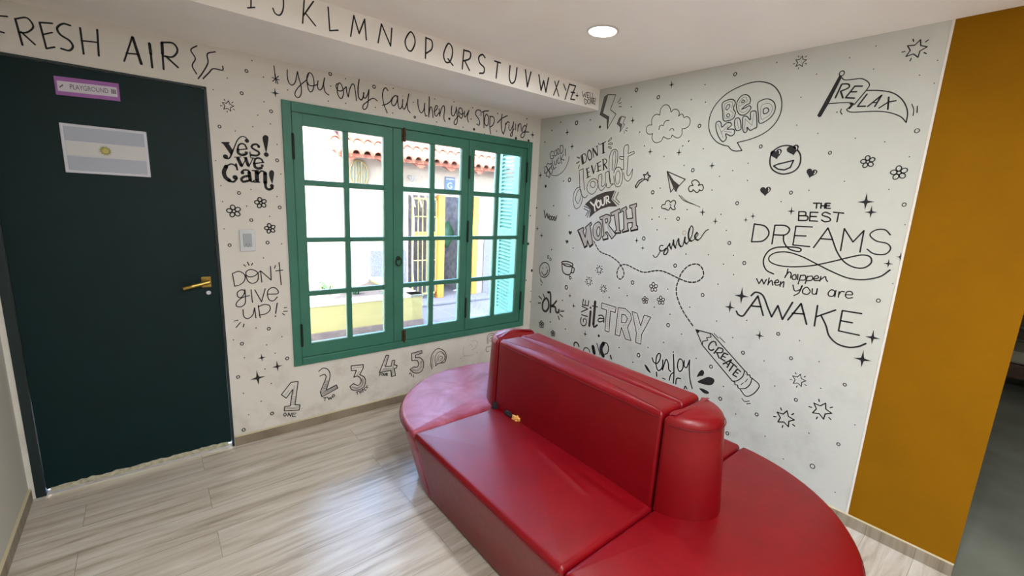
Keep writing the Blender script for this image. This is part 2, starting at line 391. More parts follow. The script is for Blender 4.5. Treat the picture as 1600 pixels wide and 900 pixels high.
for si, (x0, x1, cols) in enumerate(SASH):
    bm = NB(); ya, yb = -.004, .036
    a, b = cols[0][0], cols[1][1]
    box(bm, (x0, ya, FZ0 + .002), (a, yb, FZ1 - .002), .003); box(bm, (b, ya, FZ0 + .002), (x1, yb, FZ1 - .002), .003)
    box(bm, (a - .002, ya, ZR[0][0]), (b + .002, yb, FZ1 - .002), .003); box(bm, (a - .002, ya, FZ0 + .002), (b + .002, yb, ZR[3][1]), .003)
    s = obj('sash', bm, M['green'], win)
    bm = NB()
    box(bm, (cols[0][1], ya + .003, ZR[3][1] - .001), (cols[1][0], yb - .003, ZR[0][0] + .001), .004)
    for q in range(3): box(bm, (a - .001, ya + .005, ZR[q + 1][0]), (b + .001, yb - .005, ZR[q][1]), .004)
    obj('glazing_bars', bm, M['green'], s)
    bm = NB(); box(bm, (a - .004, .016, ZR[3][1] - .004), (b + .004, .019, ZR[0][0] + .004)); obj('glass', bm, M['glass'], s)
# hinges, bolts, pull
for (x, zs) in ((-1.938, (1.80, .64)), (-.714, (1.79, 1.30, .68)), (-.138, (1.80, 1.27, .68))):
    for z in zs:
        h_ = .13 if x < -1.5 else .15
        bm = NB(); tube(bm, [(x, -.014, z - h_ / 2), (x, -.014, z + h_ / 2)], .0075, 10); lathe(bm, [(0, -.012), (.006, -.008), (.0075, 0)], (x, -.014, z - h_ / 2)); lathe(bm, [(.0075, 0), (.006, .008), (0, .012)], (x, -.014, z + h_ / 2))
        obj('hinge', bm, M['iron'], win)
for z0, z1, nm in ((1.915, 2.00, 'top_bolt'), (.48, .57, 'bottom_bolt')):
    bm = NB(); box(bm, (-1.262, -.010, z0), (-1.232, -.003, z1), .002); tube(bm, [(-1.247, -.016, z0 - .004), (-1.247, -.016, z1 + .004)], .006, 10)
    for q in (.25, .75): box(bm, (-1.256, -.021, z0 + (z1 - z0) * q - .006), (-1.238, -.008, z0 + (z1 - z0) * q + .006), .002)
    tube(bm, [(-1.247, -.016, (z0 + z1) / 2), (-1.247, -.034, (z0 + z1) / 2)], .005, 8); obj(nm, bm, M['rust'], win)
bm = NB(); pc = Vector((-1.288, -.010, 1.09))
lathe(bm, [(0, 0), (.016, 0), (.014, .004), (.006, .006), (0, .006)], pc + Vector((0, .004, .02)), Vector((0, -1, 0)), 16)
tube(bm, [pc + Vector((.020 * math.cos(t), -.007, .030 * math.sin(t) - .004)) for t in [2 * PI * k / 20 for k in range(20)]], .004, 8, True); obj('ring_pull', bm, M['iron'], win)

# ------------------------------------------------------------------ wall outlet
ot = thing('wall_outlet', 'white plastic power outlet on the wall strip between door and window', 'outlet', (-2.197, 0, 1.25))
bm = NB(); box(bm, (-2.236, -.010, 1.187), (-2.158, 0, 1.311), .005, 3); obj('cover_plate', bm, M['white_plastic'], ot)
bm = NB(); box(bm, (-2.219, -.0125, 1.213), (-2.176, -.008, 1.289), .003); ins = obj('socket_insert', bm, M['grey_plastic'], ot)
bm = NB()
for sgn in (-1, 1): prism(bm, [(-2.1975 + sgn * .006 - .0015, -.0128, 1.232 - sgn * 0), (-2.1975 + sgn * .006 + .0015, -.0128, 1.232), (-2.1975 + sgn * .010 + .0015, -.0128, 1.222), (-2.1975 + sgn * .010 - .0015, -.0128, 1.222)], (0, .003, 0))
box(bm, (-2.199, -.0128, 1.214), (-2.196, -.011, 1.221)); obj('slots', bm, M['sign_grey'], ins)

# ------------------------------------------------------------------ ceiling downlights
def downlight(x, y, label, watts):
    t = thing('downlight', label, 'ceiling light', (x, y, ZC), 'recessed ceiling downlights')
    bm = NB(); lathe(bm, [(.066, -.001), (.068, -.006), (.076, -.005), (.080, -.001), (.080, .0)], (x, y, ZC), seg=40); obj('ring', bm, M['ring'], t, True)
    bm = NB(); lathe(bm, [(.0665, -.002), (.0, -.0035)], (x, y, ZC), seg=40); obj('diffuser', bm, M['diffuser'], t)
    L = bpy.data.lights.new('downlight_lamp', 'AREA'); L.shape = 'DISK'; L.size = .13; L.energy = watts; L.color = (.93, .99, 1.0)
    lo = bpy.data.objects.new('downlight_lamp', L); C.objects.link(lo); lo.parent = t; lo.location = (0, 0, -.012)
downlight(-.848, -1.384, 'round recessed downlight glowing in the ceiling above the red sofa', LAMP_W)
for x, y, lb in ((-1.75, -2.9, 'added round fill downlight in the ceiling beside the viewpoint, on the sofa side'), (-2.3, -3.2, 'added round fill downlight in the ceiling behind the viewpoint, on the door side'), (-1.7, -4.2, 'added round fill downlight behind the viewpoint, beyond the mustard wall'), (-2.3, -4.6, 'added round fill downlight at the far back of the room on the door side')):
    downlight(x, y, lb, FILL_W)  # unseen lamps, added to fill the room with light

# ------------------------------------------------------------------ red sofa island
CX, YA, YB, RO, ZS = -1.09, -1.145, -2.180, 0.635, 0.42
sofa = thing('sofa', 'round-ended red leather sofa island with a central backrest on the wood floor', 'sofa', (CX, (YA + YB) / 2, 0))
KT = 0.845
def offset_loop(lp, d):
    n = len(lp); out = []
    for i in range(n):
        a = lp[(i - 1) % n]; b = lp[i]; c = lp[(i + 1) % n]
        e1 = (b - a); e2 = (c - b)
        n1 = Vector((-e1.y, e1.x, 0)).normalized() if e1.length > 1e-9 else Vector((0, 0, 0)); n2 = Vector((-e2.y, e2.x, 0)).normalized() if e2.length > 1e-9 else n1
        m = (n1 + n2); m = m.normalized() if m.length > 1e-6 else n1
        k = max(.5, m.dot(n1)); out.append(b + m * (d / k))
    return out
def rounded(poly, r, seg=5):
    out = []; n = len(poly)
    for i in range(n):
        p = Vector(poly[i]); a = Vector(poly[i - 1]); b = Vector(poly[(i + 1) % n])
        d1 = (a - p).normalized(); d2 = (b - p).normalized(); ang = d1.angle(d2)
        if ang > 2.7: out.append(p); continue
        t = r / math.tan(ang / 2); c = p + (d1 + d2).normalized() * (r / math.sin(ang / 2))
        s = p + d1 * t - c; e = p + d2 * t - c
        for k in range(seg + 1):
            f = k / seg; v = s.lerp(e, f).normalized() * r; out.append(c + v)
    return out
def resample(lp, step):
    out = []; n = len(lp)
    for i in range(n):
        a = lp[i]; b = lp[(i + 1) % n]; m = max(1, int((b - a).length / step))
        for k in range(m): out.append(a.lerp(b, k / m))
    return out
def upholstered(bm, poly, z0, z1, base_map, er=.022, crown=.010, corner=.018):
    """CCW outline poly at the top; base_map moves a top point to its place at the bottom"""
    lp = resample(rounded([Vector((p[0], p[1], 0)) for p in poly], corner), .035)
    loops = [[base_map(p) + Vector((0, 0, z0)) for p in lp]]
    H = z1 - z0
    for f in (.25, .5, .75, .92):
        zz = z0 + (H - er) * f
        loops.append([base_map(p).lerp(p, f) + Vector((0, 0, zz)) + (p - base_map(p)) * 0 for p in lp])
    for k in range(6):
        a = PI / 2 * k / 5
        q = offset_loop(lp, er * (1 - math.cos(a))); loops.append([v + Vector((0, 0, z1 - er + er * math.sin(a))) for v in q])
    q0 = offset_loop(lp, er); c = sum(q0, Vector()) / len(q0)
    for f in (.12, .28, .45, .62, .8, .93):
        loops.append([v.lerp(c, f) + Vector((0, 0, z1 + crown * (1 - (1 - f) ** 2.2))) for v in q0])
    stack(bm, loops)
    return lp
G = .003
def edge_piping(name, pts, parent, r=.0032):
    bm = NB(); tube(bm, pts, r, 6); return obj(name, bm, M['piping'], parent, True)
# straight seats
for sgn, nm in ((-1, 'seat'), (1, 'seat')):
    xo = CX + sgn * RO; xi = CX + sgn * .002
    poly = [(xo, YB + G), (xi, YB + G), (xi, YA - G), (xo, YA - G)]
    if sgn > 0: poly = poly[::-1]
    bm = NB(); upholstered(bm, poly, .012, ZS, lambda p: Vector((CX + (p.x - CX) * KT, p.y, 0)))
    s = obj(nm, bm, M['leather'], sofa, True)
    e = xo - sgn * .001
    edge_piping('piping', [(e + sgn * .001, YB + .02, ZS - .022), (e + sgn * .001, YA - .02, ZS - .022)], s)
# half-round end seats
for yf, sgn, mk in ((YA, 1, 'leather_worn'), (YB, -1, 'leather')):
    y1 = yf + sgn * G; N = 36
    poly = [(CX + RO * math.cos(PI * k / N), y1 + sgn * RO * math.sin(PI * k / N)) for k in range(N + 1)]
    if sgn < 0: poly = poly[::-1]
    bm = NB(); lp = upholstered(bm, poly, .012, ZS, lambda p, y1=y1: Vector((CX + (p.x - CX) * KT, y1 + (p.y - y1) * KT, 0)))
    s = obj('end_seat', bm, M[mk], sofa, True)
    if sgn > 0: s['label'] = 'half-round end seat with worn, pinkish leather'
    edge_piping('piping', [(CX + (RO + .001) * math.cos(PI * k / 40), y1 + sgn * (.015 + (RO - .014) * math.sin(PI * k / 40)), ZS - .024) for k in range(1, 40)], s)
# backrest: two straight panels back to back and two half-round posts
ZT, HB, HT = .815, .150, .140
for sgn in (-1, 1):
    poly = [(CX + sgn * HB, YB + .008), (CX + sgn * .002, YB + .008), (CX + sgn * .002, YA - .008), (CX + sgn * HB, YA - .008)]
    if sgn > 0: poly = poly[::-1]
    # outline is given at the top, the base is slightly deeper
    tp = [(CX + (x - CX) * HT / HB, y) for x, y in poly]
    bm = NB(); upholstered(bm, tp, ZS - .004, ZT, lambda p: Vector((CX + (p.x - CX) * HB / HT, p.y, 0)), er=.024, crown=.006, corner=.012)
    s = obj('backrest', bm, M['leather'], sofa, True)
    xs = CX + sgn * (HT + .0005)
    edge_piping('seam', [(xs, YB + .018, ZT - .026), (xs, YA - .018, ZT - .026)], s, .0022)
for yf, sgn in ((YA, 1), (YB, -1)):
    N = 24; y1 = yf + sgn * .001; rx, ry = .143, .152
    poly = [(CX + rx * math.cos(PI * k / N), y1 + sgn * ry * math.sin(PI * k / N)) for k in range(N + 1)]
    if sgn < 0: poly = poly[::-1]
    bm = NB(); upholstered(bm, poly, ZS - .004, ZT + .004, lambda p, y1=y1: Vector((CX + (p.x - CX) * 1.06, y1 + (p.y - y1) * 1.22, 0)), er=.038, crown=.010, corner=.012)
    s = obj('backrest_end', bm, M['leather'], sofa, True)
    edge_piping('seam', [(CX + (rx + .001) * math.cos(PI * k / 24), y1 + sgn * (.004 + ry * math.sin(PI * k / 24)), ZT - .034) for k in range(1, 24)], s, .0018)
# torn corner: bare foam and dark lining where seat and backrest meet
bm = NB()
r = bmesh.ops.create_icosphere(bm, subdivisions=3, radius=1.0)
for v in r['verts']:
    k = 1 + .3 * math.sin(v.co.x * 5 + 1) * math.cos(v.co.y * 7) + .25 * random.uniform(-1, 1)
    v.co = Vector((-1.243 + v.co.x * .010 * k, -1.345 + v.co.y * .028 * k - v.co.z * .010, .436 + v.co.z * .016 * k))
f_ = obj('exposed_foam', bm, M['foam'], sofa, True); f_['label'] = 'yellow foam showing through a tear'
for (x, y, z, sx, sy, sz) in ((-1.243, -1.285, .437, .010, .035, .016), (-1.236, -1.160, .432, .022, .022, .024)):
    bm = NB(); r = bmesh.ops.create_icosphere(bm, subdivisions=3, radius=1.0)
    for v in r['verts']:
        k = 1 + .25 * random.uniform(-1, 1); v.co = Vector((x + v.co.x * sx * k, y + v.co.y * sy * k, z + v.co.z * sz * k))
    f_ = obj('torn_lining', bm, M['char'], sofa); f_['label'] = 'dark torn lining in the seat corner'

# ------------------------------------------------------------------ the courtyard outside
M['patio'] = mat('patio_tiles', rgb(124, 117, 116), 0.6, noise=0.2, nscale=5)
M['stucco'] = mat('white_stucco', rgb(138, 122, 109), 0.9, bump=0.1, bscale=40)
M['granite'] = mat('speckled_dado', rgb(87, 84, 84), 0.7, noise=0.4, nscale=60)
M['terracotta'] = mat('terracotta', rgb(105, 53, 36), 0.8, noise=0.3, nscale=14)
M['planter'] = mat('planter_yellow', rgb(114, 100, 53), 0.8, noise=0.06, nscale=6)
M['planter_base'] = mat('planter_brown', rgb(79, 63, 53), 0.8, noise=0.3, nscale=18)
M['planter_top'] = mat('planter_coping', rgb(132, 127, 109), 0.7)
M['soil'] = mat('soil', rgb(73, 60, 47), 0.95, noise=0.3, nscale=30)
M['leaf'] = mat('leaf', rgb(35, 68, 28), 0.5, noise=0.3, nscale=30)
M['yellow_wood'] = mat('yellow_post', rgb(158, 97, 5), 0.5)
M['bars'] = mat('pale_yellow_bars', rgb(132, 112, 62), 0.45)
M['dark_in'] = mat('dark_passage_stone', rgb(118, 112, 108), 0.85, noise=0.45, nscale=12)
M['sign_blue'] = mat('sign_blue', rgb(42, 62, 92), 0.5)
M['sign_letter'] = mat('sign_letter_white', rgb(141, 141, 141), 0.5)
M['green_cloth'] = mat('green_plastic', rgb(10, 68, 35), 0.5)
M['cable'] = mat('white_cable', rgb(137, 132, 126), 0.5)
YO = 2.95
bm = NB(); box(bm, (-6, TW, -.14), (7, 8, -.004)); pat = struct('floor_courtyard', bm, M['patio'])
n = M['patio'].node_tree.nodes; l = M['patio'].node_tree.links
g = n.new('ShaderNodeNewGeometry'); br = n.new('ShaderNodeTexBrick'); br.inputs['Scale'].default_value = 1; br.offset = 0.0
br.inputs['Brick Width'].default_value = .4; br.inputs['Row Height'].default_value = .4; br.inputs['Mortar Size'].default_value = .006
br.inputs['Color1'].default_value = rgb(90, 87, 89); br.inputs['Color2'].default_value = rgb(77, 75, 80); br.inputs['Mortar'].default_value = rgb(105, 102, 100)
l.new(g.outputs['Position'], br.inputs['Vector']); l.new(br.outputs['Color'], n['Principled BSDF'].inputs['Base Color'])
M['bounce_strip'] = mat('pale_bounce_strip', rgb(226, 222, 214), 0.8, noise=0.04, nscale=6)
bm = NB(); box(bm, (-6, TW, -.1), (1.6, 1.40, 0.0), .004); struct('ground_bounce_strip', bm, M['bounce_strip'])  # pale strip added out of view below the sill, bounces light up indoors
# the storey above the room: it shades the courtyard
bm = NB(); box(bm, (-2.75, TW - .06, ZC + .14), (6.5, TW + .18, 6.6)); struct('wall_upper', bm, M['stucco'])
# building across the courtyard
bd = thing('courtyard_building', 'sunlit white stucco building with a terracotta tile roof across the courtyard', 'building', (0, YO, 0))
GX0, GX1, GZ = .19, 1.36, 1.56          # gate opening
bm = NB()
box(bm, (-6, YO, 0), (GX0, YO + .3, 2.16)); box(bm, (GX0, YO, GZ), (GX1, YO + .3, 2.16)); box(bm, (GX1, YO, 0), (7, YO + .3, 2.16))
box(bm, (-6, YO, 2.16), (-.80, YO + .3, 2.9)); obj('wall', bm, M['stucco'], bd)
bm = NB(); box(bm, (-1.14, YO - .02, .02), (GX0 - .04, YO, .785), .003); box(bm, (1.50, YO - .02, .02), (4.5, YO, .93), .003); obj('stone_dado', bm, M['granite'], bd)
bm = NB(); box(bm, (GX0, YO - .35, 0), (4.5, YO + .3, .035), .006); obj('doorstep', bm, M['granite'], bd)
bm = NB(); box(bm, (GX0 - .1, YO + 1.5, 0), (GX1 + .2, YO + 1.6, 2.2)); box(bm, (GX0 - .1, YO + .3, 0), (GX0, YO + 1.5, 2.2)); box(bm, (GX1, YO + .3, 0), (GX1 + .1, YO + 1.5, 2.2))
obj('passage_wall', bm, M['dark_in'], bd)
# tile roof: rows of barrel tiles
RX0, RX1, PITCHR = -.86, 5.0, math.tan(math.radians(27))
bm = NB(); YEV = YO - .36; ZEV = 2.0; pw = .135
nx = int((RX1 - RX0) / pw)
for i in range(nx):
    xc = RX0 + pw * (i + .5)
    for row in range(4):
        y0 = YEV + row * .33 - .03; y1 = y0 + .38
        z0 = ZEV + (y0 - YEV) * PITCHR + .012 * row * 0 + .02; z1 = ZEV + (y1 - YEV) * PITCHR
        A = []; B = []
        for k in range(9):
            a = PI * k / 8
            A.append(Vector((xc + .056 * math.cos(a), y0, z0 + .056 * math.sin(a)))); B.append(Vector((xc + .046 * math.cos(a), y1, z1 + .046 * math.sin(a))))
        A2 = [Vector((xc + .044 * math.cos(PI * k / 8), y0, z0 + .044 * math.sin(PI * k / 8))) for k in range(8, -1, -1)]; B2 = [Vector((xc + .034 * math.cos(PI * k / 8), y1, z1 + .034 * math.sin(PI * k / 8))) for k in range(8, -1, -1)]
        stack(bm, [A + A2, B + B2])
rt = obj('roof_tiles', bm, M['terracotta'], bd, True)
bm = NB()
prism(bm, [(RX0, YEV, ZEV - .03), (RX0, YO + .9, ZEV - .03 + (YO + .9 - YEV) * PITCHR), (RX0, YO + .9, ZEV + .01 + (YO + .9 - YEV) * PITCHR), (RX0, YEV, ZEV + .01)], (RX1 - RX0, 0, 0)); obj('roof_deck', bm, M['terracotta'], bd)
for i in range(11):
    x = RX0 + .12 + i * .47; bm = NB()
    prism(bm, [(x - .10, YEV + .01, ZEV - .03), (x + .10, YEV + .01, ZEV - .03), (x + .02, YEV + .01, ZEV - .085), (x - .02, YEV + .01, ZEV - .085)], (0, .3, .08))
    obj('eave_corbel', bm, M['terracotta'], bd)
# oval vent with a gold grille
M['vent_back'] = mat('vent_pane', rgb(116, 116, 105), 0.5); M['vent_gold'] = mat('vent_gold', rgb(124, 99, 47), 0.5)
vc = Vector((-.50, YO - .004, 1.79))
ov = [vc + Vector((.115 * math.cos(2 * PI * k / 32), 0, .165 * math.sin(2 * PI * k / 32))) for k in range(32)]
bm = NB(); prism(bm, ov, (0, -.012, 0)); vo = obj('oval_window', bm, M['vent_back'], bd)
bm = NB(); tube(bm, [p + Vector((0, -.02, 0)) for p in ov], .008, 6, True)
for dx in (-.07, -.035, 0, .035, .07):
    hh = .165 * math.sqrt(1 - (dx / .115) ** 2); tube(bm, [vc + Vector((dx, -.02, -hh)), vc + Vector((dx, -.02, hh))], .005, 6)
for dz in (-.05, .05):
    tube(bm, [vc + Vector((.035 * math.cos(t), -.022, dz + .04 * math.sin(t))) for t in [2 * PI * k / 16 for k in range(16)]], .004, 6, True)
obj('grille', bm, M['vent_gold'], vo)
# yellow door frame
def post(bm, x0, x1, z0, z1): box(bm, (x0, YO - .05, z0), (x1, YO + .05, z1), .006)
bm = NB(); post(bm, .645, .755, .035, GZ + .02); post(bm, 1.262, 1.36, .035, GZ + .02); obj('doorway_frame', bm, M['yellow_wood'], bd)
# barred gate in the left half of the doorway
gt = thing('barred_gate', 'yellow barred gate across the courtyard beside the yellow post', 'gate', (.43, YO, .035))
bm = NB(); box(bm, (.24, YO - .02, .10), (.265, YO + .0, 1.53), .003); box(bm, (.62, YO - .02, .10), (.643, YO, 1.53), .003); box(bm, (.24, YO - .02, .10), (.643, YO, .13), .003); box(bm, (.24, YO - .02, 1.50), (.643, YO, 1.53), .003); obj('gate_frame', bm, M['bars'], gt)
bm = NB(); box(bm, (.266, YO - .016, .92), (.619, YO - .004, 1.04), .003); obj('lock_rail', bm, M['yellow_wood'], gt)
for x in (.34, .41, .48, .55):
    bm = NB(); tube(bm, [(x, YO - .010, .12), (x, YO - .010, 1.51)], .008, 8); obj('bar', bm, M['bars'], gt)
for z in (.62, 1.26):
    bm = NB(); box(bm, (.26, YO - .014, z - .008), (.625, YO - .004, z + .008), .002); obj('crossbar', bm, M['bars'], gt)
# clutter in the passage
bm = NB(); r = bmesh.ops.create_icosphere(bm, subdivisions=3, radius=1)
for v in r['verts']: v.co = Vector((1.02 + v.co.x * .17, YO + .42 + v.co.y * .09, .96 + v.co.z * .20 * (1 + .15 * math.sin(v.co.x * 6))))
tag(obj('plastic_bag', bm, M['green_cloth'], None, True, (1.02, YO + .42, .96)), 'green plastic bag hung up in the doorway across the courtyard', 'bag')
# house plate
hp = thing('house_plate', 'small blue plate with a white letter G on the courtyard wall', 'sign', (.86, YO, 1.755))
bm = NB(); box(bm, (.765, YO - .013, 1.66), (.935, YO - .001, 1.85), .003); obj('plate', bm, M['sign_blue'], hp)
bm = put_text('G', .125, (.845, YO - .0145, 1.722), (1, 0, 0), (0, 0, 1)); obj('letter', bm, M['sign_letter'], hp)
bm = NB(); box(bm, (.785, YO - .0148, 1.815), (.915, YO - .0128, 1.828)); obj('header_line', bm, M['sign_letter'], hp)
# wall hook lamp and cable
cb = NB(); tube(cb, [(.235 + .012 * math.sin(z * 7), YO - .062, z) for z in [.25 + .05 * k for k in range(27)]], .009, 8)
tag(obj('cable', cb, M['cable'], None, True, (.235, YO - .06, .25)), 'loose white cable hanging down the left edge of the yellow doorway', 'cable')
wl = NB(); lathe(wl, [(0, 0), (.03, 0), (.03, .012), (.012, .02), (.012, .05), (0, .05)], (.20, YO, 1.80), Vector((0, -1, 0)), 16)
lathe(wl, [(0, -.05), (.02, -.045), (.033, -.02), (.028, .01), (.012, .025), (0, .03)], (.215, YO - .06, 1.79), Vector((.3, 0, 1)), 16)
tag(obj('wall_lamp', wl, M['dark_in'], None, True, (.2, YO, 1.8)), 'small grey lamp on the courtyard wall under the eave', 'lamp')
# planter
pl = thing('planter', 'long yellow masonry planter with a brown base outside the window', 'planter', (-2, 1.85, 0))
PX0, PX1, PY0, PY1 = -3.6, -.24, 1.66, YO - .03
bm = NB(); box(bm, (PX0, PY0 - .012, -.003), (PX1 + .012, PY1, .125), .004); obj('base_band', bm, M['planter_base'], pl)
bm = NB()
box(bm, (PX0, PY0, .12), (PX1, PY0 + .14, .40), .006); box(bm, (PX1 - .14, PY0, .12), (PX1, PY1, .40), .006); obj('wall', bm, M['planter'], pl)
bm = NB(); box(bm, (PX0, PY0 - .01, .398), (PX1 + .01, PY0 + .16, .428), .006); box(bm, (PX1 - .16, PY0 - .01, .398), (PX1 + .01, PY1, .428), .006); obj('coping', bm, M['planter_top'], pl)
bm = NB(); box(bm, (PX0, PY0 + .13, .12), (PX1 - .13, PY1, .37)); obj('soil', bm, M['soil'], pl)
def grass_tuft(x, y, h, nb, label):
    bm = NB()
    for k in range(nb):
        a = random.uniform(0, 2 * PI); ln = h * random.uniform(.6, 1.15); d = Vector((math.cos(a), math.sin(a), 0)); s_ = Vector((-d.y, d.x, 0)) * .008
        b0 = Vector((x, y, .36)) + d * random.uniform(0, .03)
        P = [b0, b0 + d * ln * .25 + Vector((0, 0, ln * .6)), b0 + d * ln * .7 + Vector((0, 0, ln * .75)), b0 + d * ln + Vector((0, 0, ln * .5))]
        W = [1, 1, .7, .1]
        L_ = [bm.verts.new(p - s_ * w_) for p, w_ in zip(P, W)]; R_ = [bm.verts.new(p + s_ * w_) for p, w_ in zip(P, W)]
        for q in range(3): bm.faces.new((L_[q], L_[q + 1], R_[q + 1], R_[q]))
    return tag(obj('planter_plant', bm, M['leaf'], None, False, (x, y, .36)), label, 'plant', 'plants in the yellow planter')
for (x, y, h, nb, lb) in ((-1.10, 2.35, .17, 26, 'largest green tuft in the yellow planter, behind the left window sash'), (-.82, 2.2, .11, 20, 'low green plant in the planter beside the largest tuft'), (-.60, 1.9, .09, 18, 'low green plant at the front of the planter near the middle sash'), (-1.45, 1.9, .08, 18, 'low green plant at the front left of the yellow planter')):
    grass_tuft(x, y, h, nb, lb)
# open louvred shutter outside the right sash
sh = thing('window_shutter', 'mint green louvred shutter standing open outside the right window sash', 'shutter', (-.10, .09, .5))
def SP(u, z, d): # u along the leaf from the hinge, d across it
    a = math.radians(75); ax = Vector((math.cos(a), math.sin(a), 0)); nx_ = Vector((-math.sin(a), math.cos(a), 0))
    return Vector((-.088, .172, 0)) + ax * u + nx_ * d + Vector((0, 0, z))
def sbox(bm, u0, u1, z0, z1, d0, d1):
    stack(bm, [[SP(u0, z0, d0), SP(u1, z0, d0), SP(u1, z0, d1), SP(u0, z0, d1)], [SP(u0, z1, d0), SP(u1, z1, d0), SP(u1, z1, d1), SP(u0, z1, d1)]])
SW, SZ0, SZ1 = .40, .40, 2.06
bm = NB(); sbox(bm, 0, .06, SZ0, SZ1, -.015, .015); sbox(bm, SW - .06, SW, SZ0, SZ1, -.015, .015)
for a, b in ((SZ0, SZ0 + .09), (1.21, 1.28), (SZ1 - .08, SZ1)): sbox(bm, .06, SW - .06, a, b, -.015, .015)
obj('shutter_frame', bm, M['mint'], sh)
bm = NB()
for a, b in ((SZ0 + .09, 1.21), (1.28, SZ1 - .08)):
    k = int((b - a) / .034)
    for i in range(k):
        z = a + (b - a) * (i + .5) / k
        stack(bm, [[SP(.058, z - .016, .016), SP(SW - .058, z - .016, .016), SP(SW - .058, z - .010, .018), SP(.058, z - .010, .018)], [SP(.058, z + .012, -.016), SP(SW - .058, z + .012, -.016), SP(SW - .058, z + .017, -.013), SP(.058, z + .017, -.013)]])
obj('louvres', bm, M['mint'], sh)
# bench beyond the mustard wall
M['bench_wood'] = mat('dark_bench_wood', rgb(70, 44, 30), 0.5, noise=0.3, nscale=20); M['bench_pad'] = mat('grey_pad', rgb(150, 146, 130), 0.8)
bn = thing('bench', 'dark wooden bench with a grey pad in the space past the mustard wall', 'bench', (3.75, -3.2, 0))
bm = NB(); box(bm, (3.5, -4.6, .16), (4.2, -2.55, .30), .01); obj('seat_base', bm, M['bench_wood'], bn)
bm = NB(); box(bm, (3.52, -4.58, .30), (4.1, -2.57, .42), .02); obj('pad', bm, M['bench_pad'], bn)
bm = NB()
for z in (.44, .58, .72): box(bm, (4.1, -4.6, z), (4.16, -2.55, z + .11), .008)
obj('backrest', bm, M['bench_wood'], bn)
for y in (-4.5, -2.65):
    for x0, x1, h in ((3.56, 3.64, .165), (4.06, 4.16, .78)):
        bm = NB(); box(bm, (x0, y - .05, -.001), (x1, y + .05, h), .006); obj('leg', bm, M['bench_wood'], bn)

# ------------------------------------------------------------------ the hand-drawn mural: flat black paint on the walls
M['banner'] = mat('mural_banner', rgb(58, 50, 46), 0.8)
M['paint_white'] = mat('mural_white', rgb(226, 222, 212), 0.8)
M['pencil_grey'] = mat('mural_light_grey', rgb(176, 170, 164), 0.85)
INK = {'k': ('black', .0009), 'g': ('grey_ink', .0007), 'w': ('paint_white', .0014), 'b': ('banner', .0008), 'l': ('pencil_grey', .0004), 'm': ('brown_ink', .0009)}
M['brown_ink'] = mat('mural_brown', rgb(58, 50, 46), 0.8)
AXC = {'b': Vector((0, 1, 0)), 'r': Vector((1, 0, 0)), 'f': Vector((0, 1, 0))}
def wall_uv(wall, px, py):
    """point of the photograph -> metres on the wall (u along it, v up)"""
    d = RIGHT * ((px - PPX) / FPX) + UP * (-(py - PPY) / FPX) + FWD
    if wall == 'r': t = -CAM.x / d.x; p = CAM + d * t; return Vector((-p.y, p.z, 0))
    y = 0.0 if wall == 'b' else -DB
    t = (y - CAM.y) / d.y; p = CAM + d * t; return Vector((p.x, p.z, 0))
def wall_xyz(wall, q, off):
    if wall == 'r': return Vector((-off, -q.x, q.y))
    return Vector((q.x, (0.0 if wall == 'b' else -DB) - off, q.y))
def spline(P, closed, k=6):
    n = len(P)
    if n < 3: return P
    out = []
    for i in range(n if closed else n - 1):
        a = P[i - 1] if (closed or i > 0) else P[0] * 2 - P[1]
        b = P[i]; c = P[(i + 1) % n]; d = P[(i + 2) % n] if (closed or i + 2 < n) else P[-1] * 2 - P[-2]
        for j in range(k):
            t = j / k
            out.append(0.5 * ((2 * b) + (c - a) * t + (2 * a - 5 * b + 4 * c - d) * t * t + (3 * b - a - 3 * c + d) * t ** 3))
    if not closed: out.append(P[-1])
    return out
class Ink:
    def __init__(s, wall): s.wall = wall; s.bm = NB(); s.mats = []
    def face(s, pts, ink):
        m, off = INK[ink]
        if m not in s.mats: s.mats.append(m)
        try: f = s.bm.faces.new([s.bm.verts.new(wall_xyz(s.wall, p, off)) for p in pts]); f.material_index = s.mats.index(m)
        except ValueError: pass
    def disc(s, c, r, ink, n=10): s.face([c + Vector((math.cos(2 * PI * k / n), math.sin(2 * PI * k / n), 0)) * r for k in range(n)], ink)
    def line(s, P, w, ink, closed=False, caps=True):
        n = len(P); h = w / 2
        L = []; R = []
        for i in range(n):
            a = P[(i - 1) % n] if (closed or i > 0) else P[i]; b = P[(i + 1) % n] if (closed or i < n - 1) else P[i]
            d = b - a
            if d.length < 1e-9: d = Vector((1, 0, 0))
            d.normalize(); nn = Vector((-d.y, d.x, 0)); L.append(P[i] + nn * h); R.append(P[i] - nn * h)
        for i in range(n if closed else n - 1):
            j = (i + 1) % n; s.face([L[i], R[i], R[j], L[j]], ink)
        if caps and not closed: s.disc(P[0], h, ink, 8); s.disc(P[-1], h, ink, 8)
    def poly(s, P, w, ink, closed=False):
        n = len(P)
        for i in range(n if closed else n - 1): s.line([P[i], P[(i + 1) % n]], w, ink, caps=False)
        for p in P: s.disc(p, w / 2, ink, 8)
    def fill(s, P, ink):
        from mathutils.geometry import tessellate_polygon
        for t in tessellate_polygon([P]): s.face([P[i] for i in t], ink)
def resamp(P, step):
    out = [P[0]]; acc = 0.0
    for a, b in zip(P, P[1:]):
        L = (b - a).length; t = step - acc
        while t <= L:
            out.append(a + (b - a) * (t / L)); t += step
        acc = (acc + L) % step if L > 0 else acc
    return out
def heart(k=20):
    out = []
    for i in range(k):
        t = 2 * PI * i / k; out.append((0.0625 * 16 * math.sin(t) ** 3, 0.0625 * (13 * math.cos(t) - 5 * math.cos(2 * t) - 2 * math.cos(3 * t) - math.cos(4 * t)) + .12))
    return out
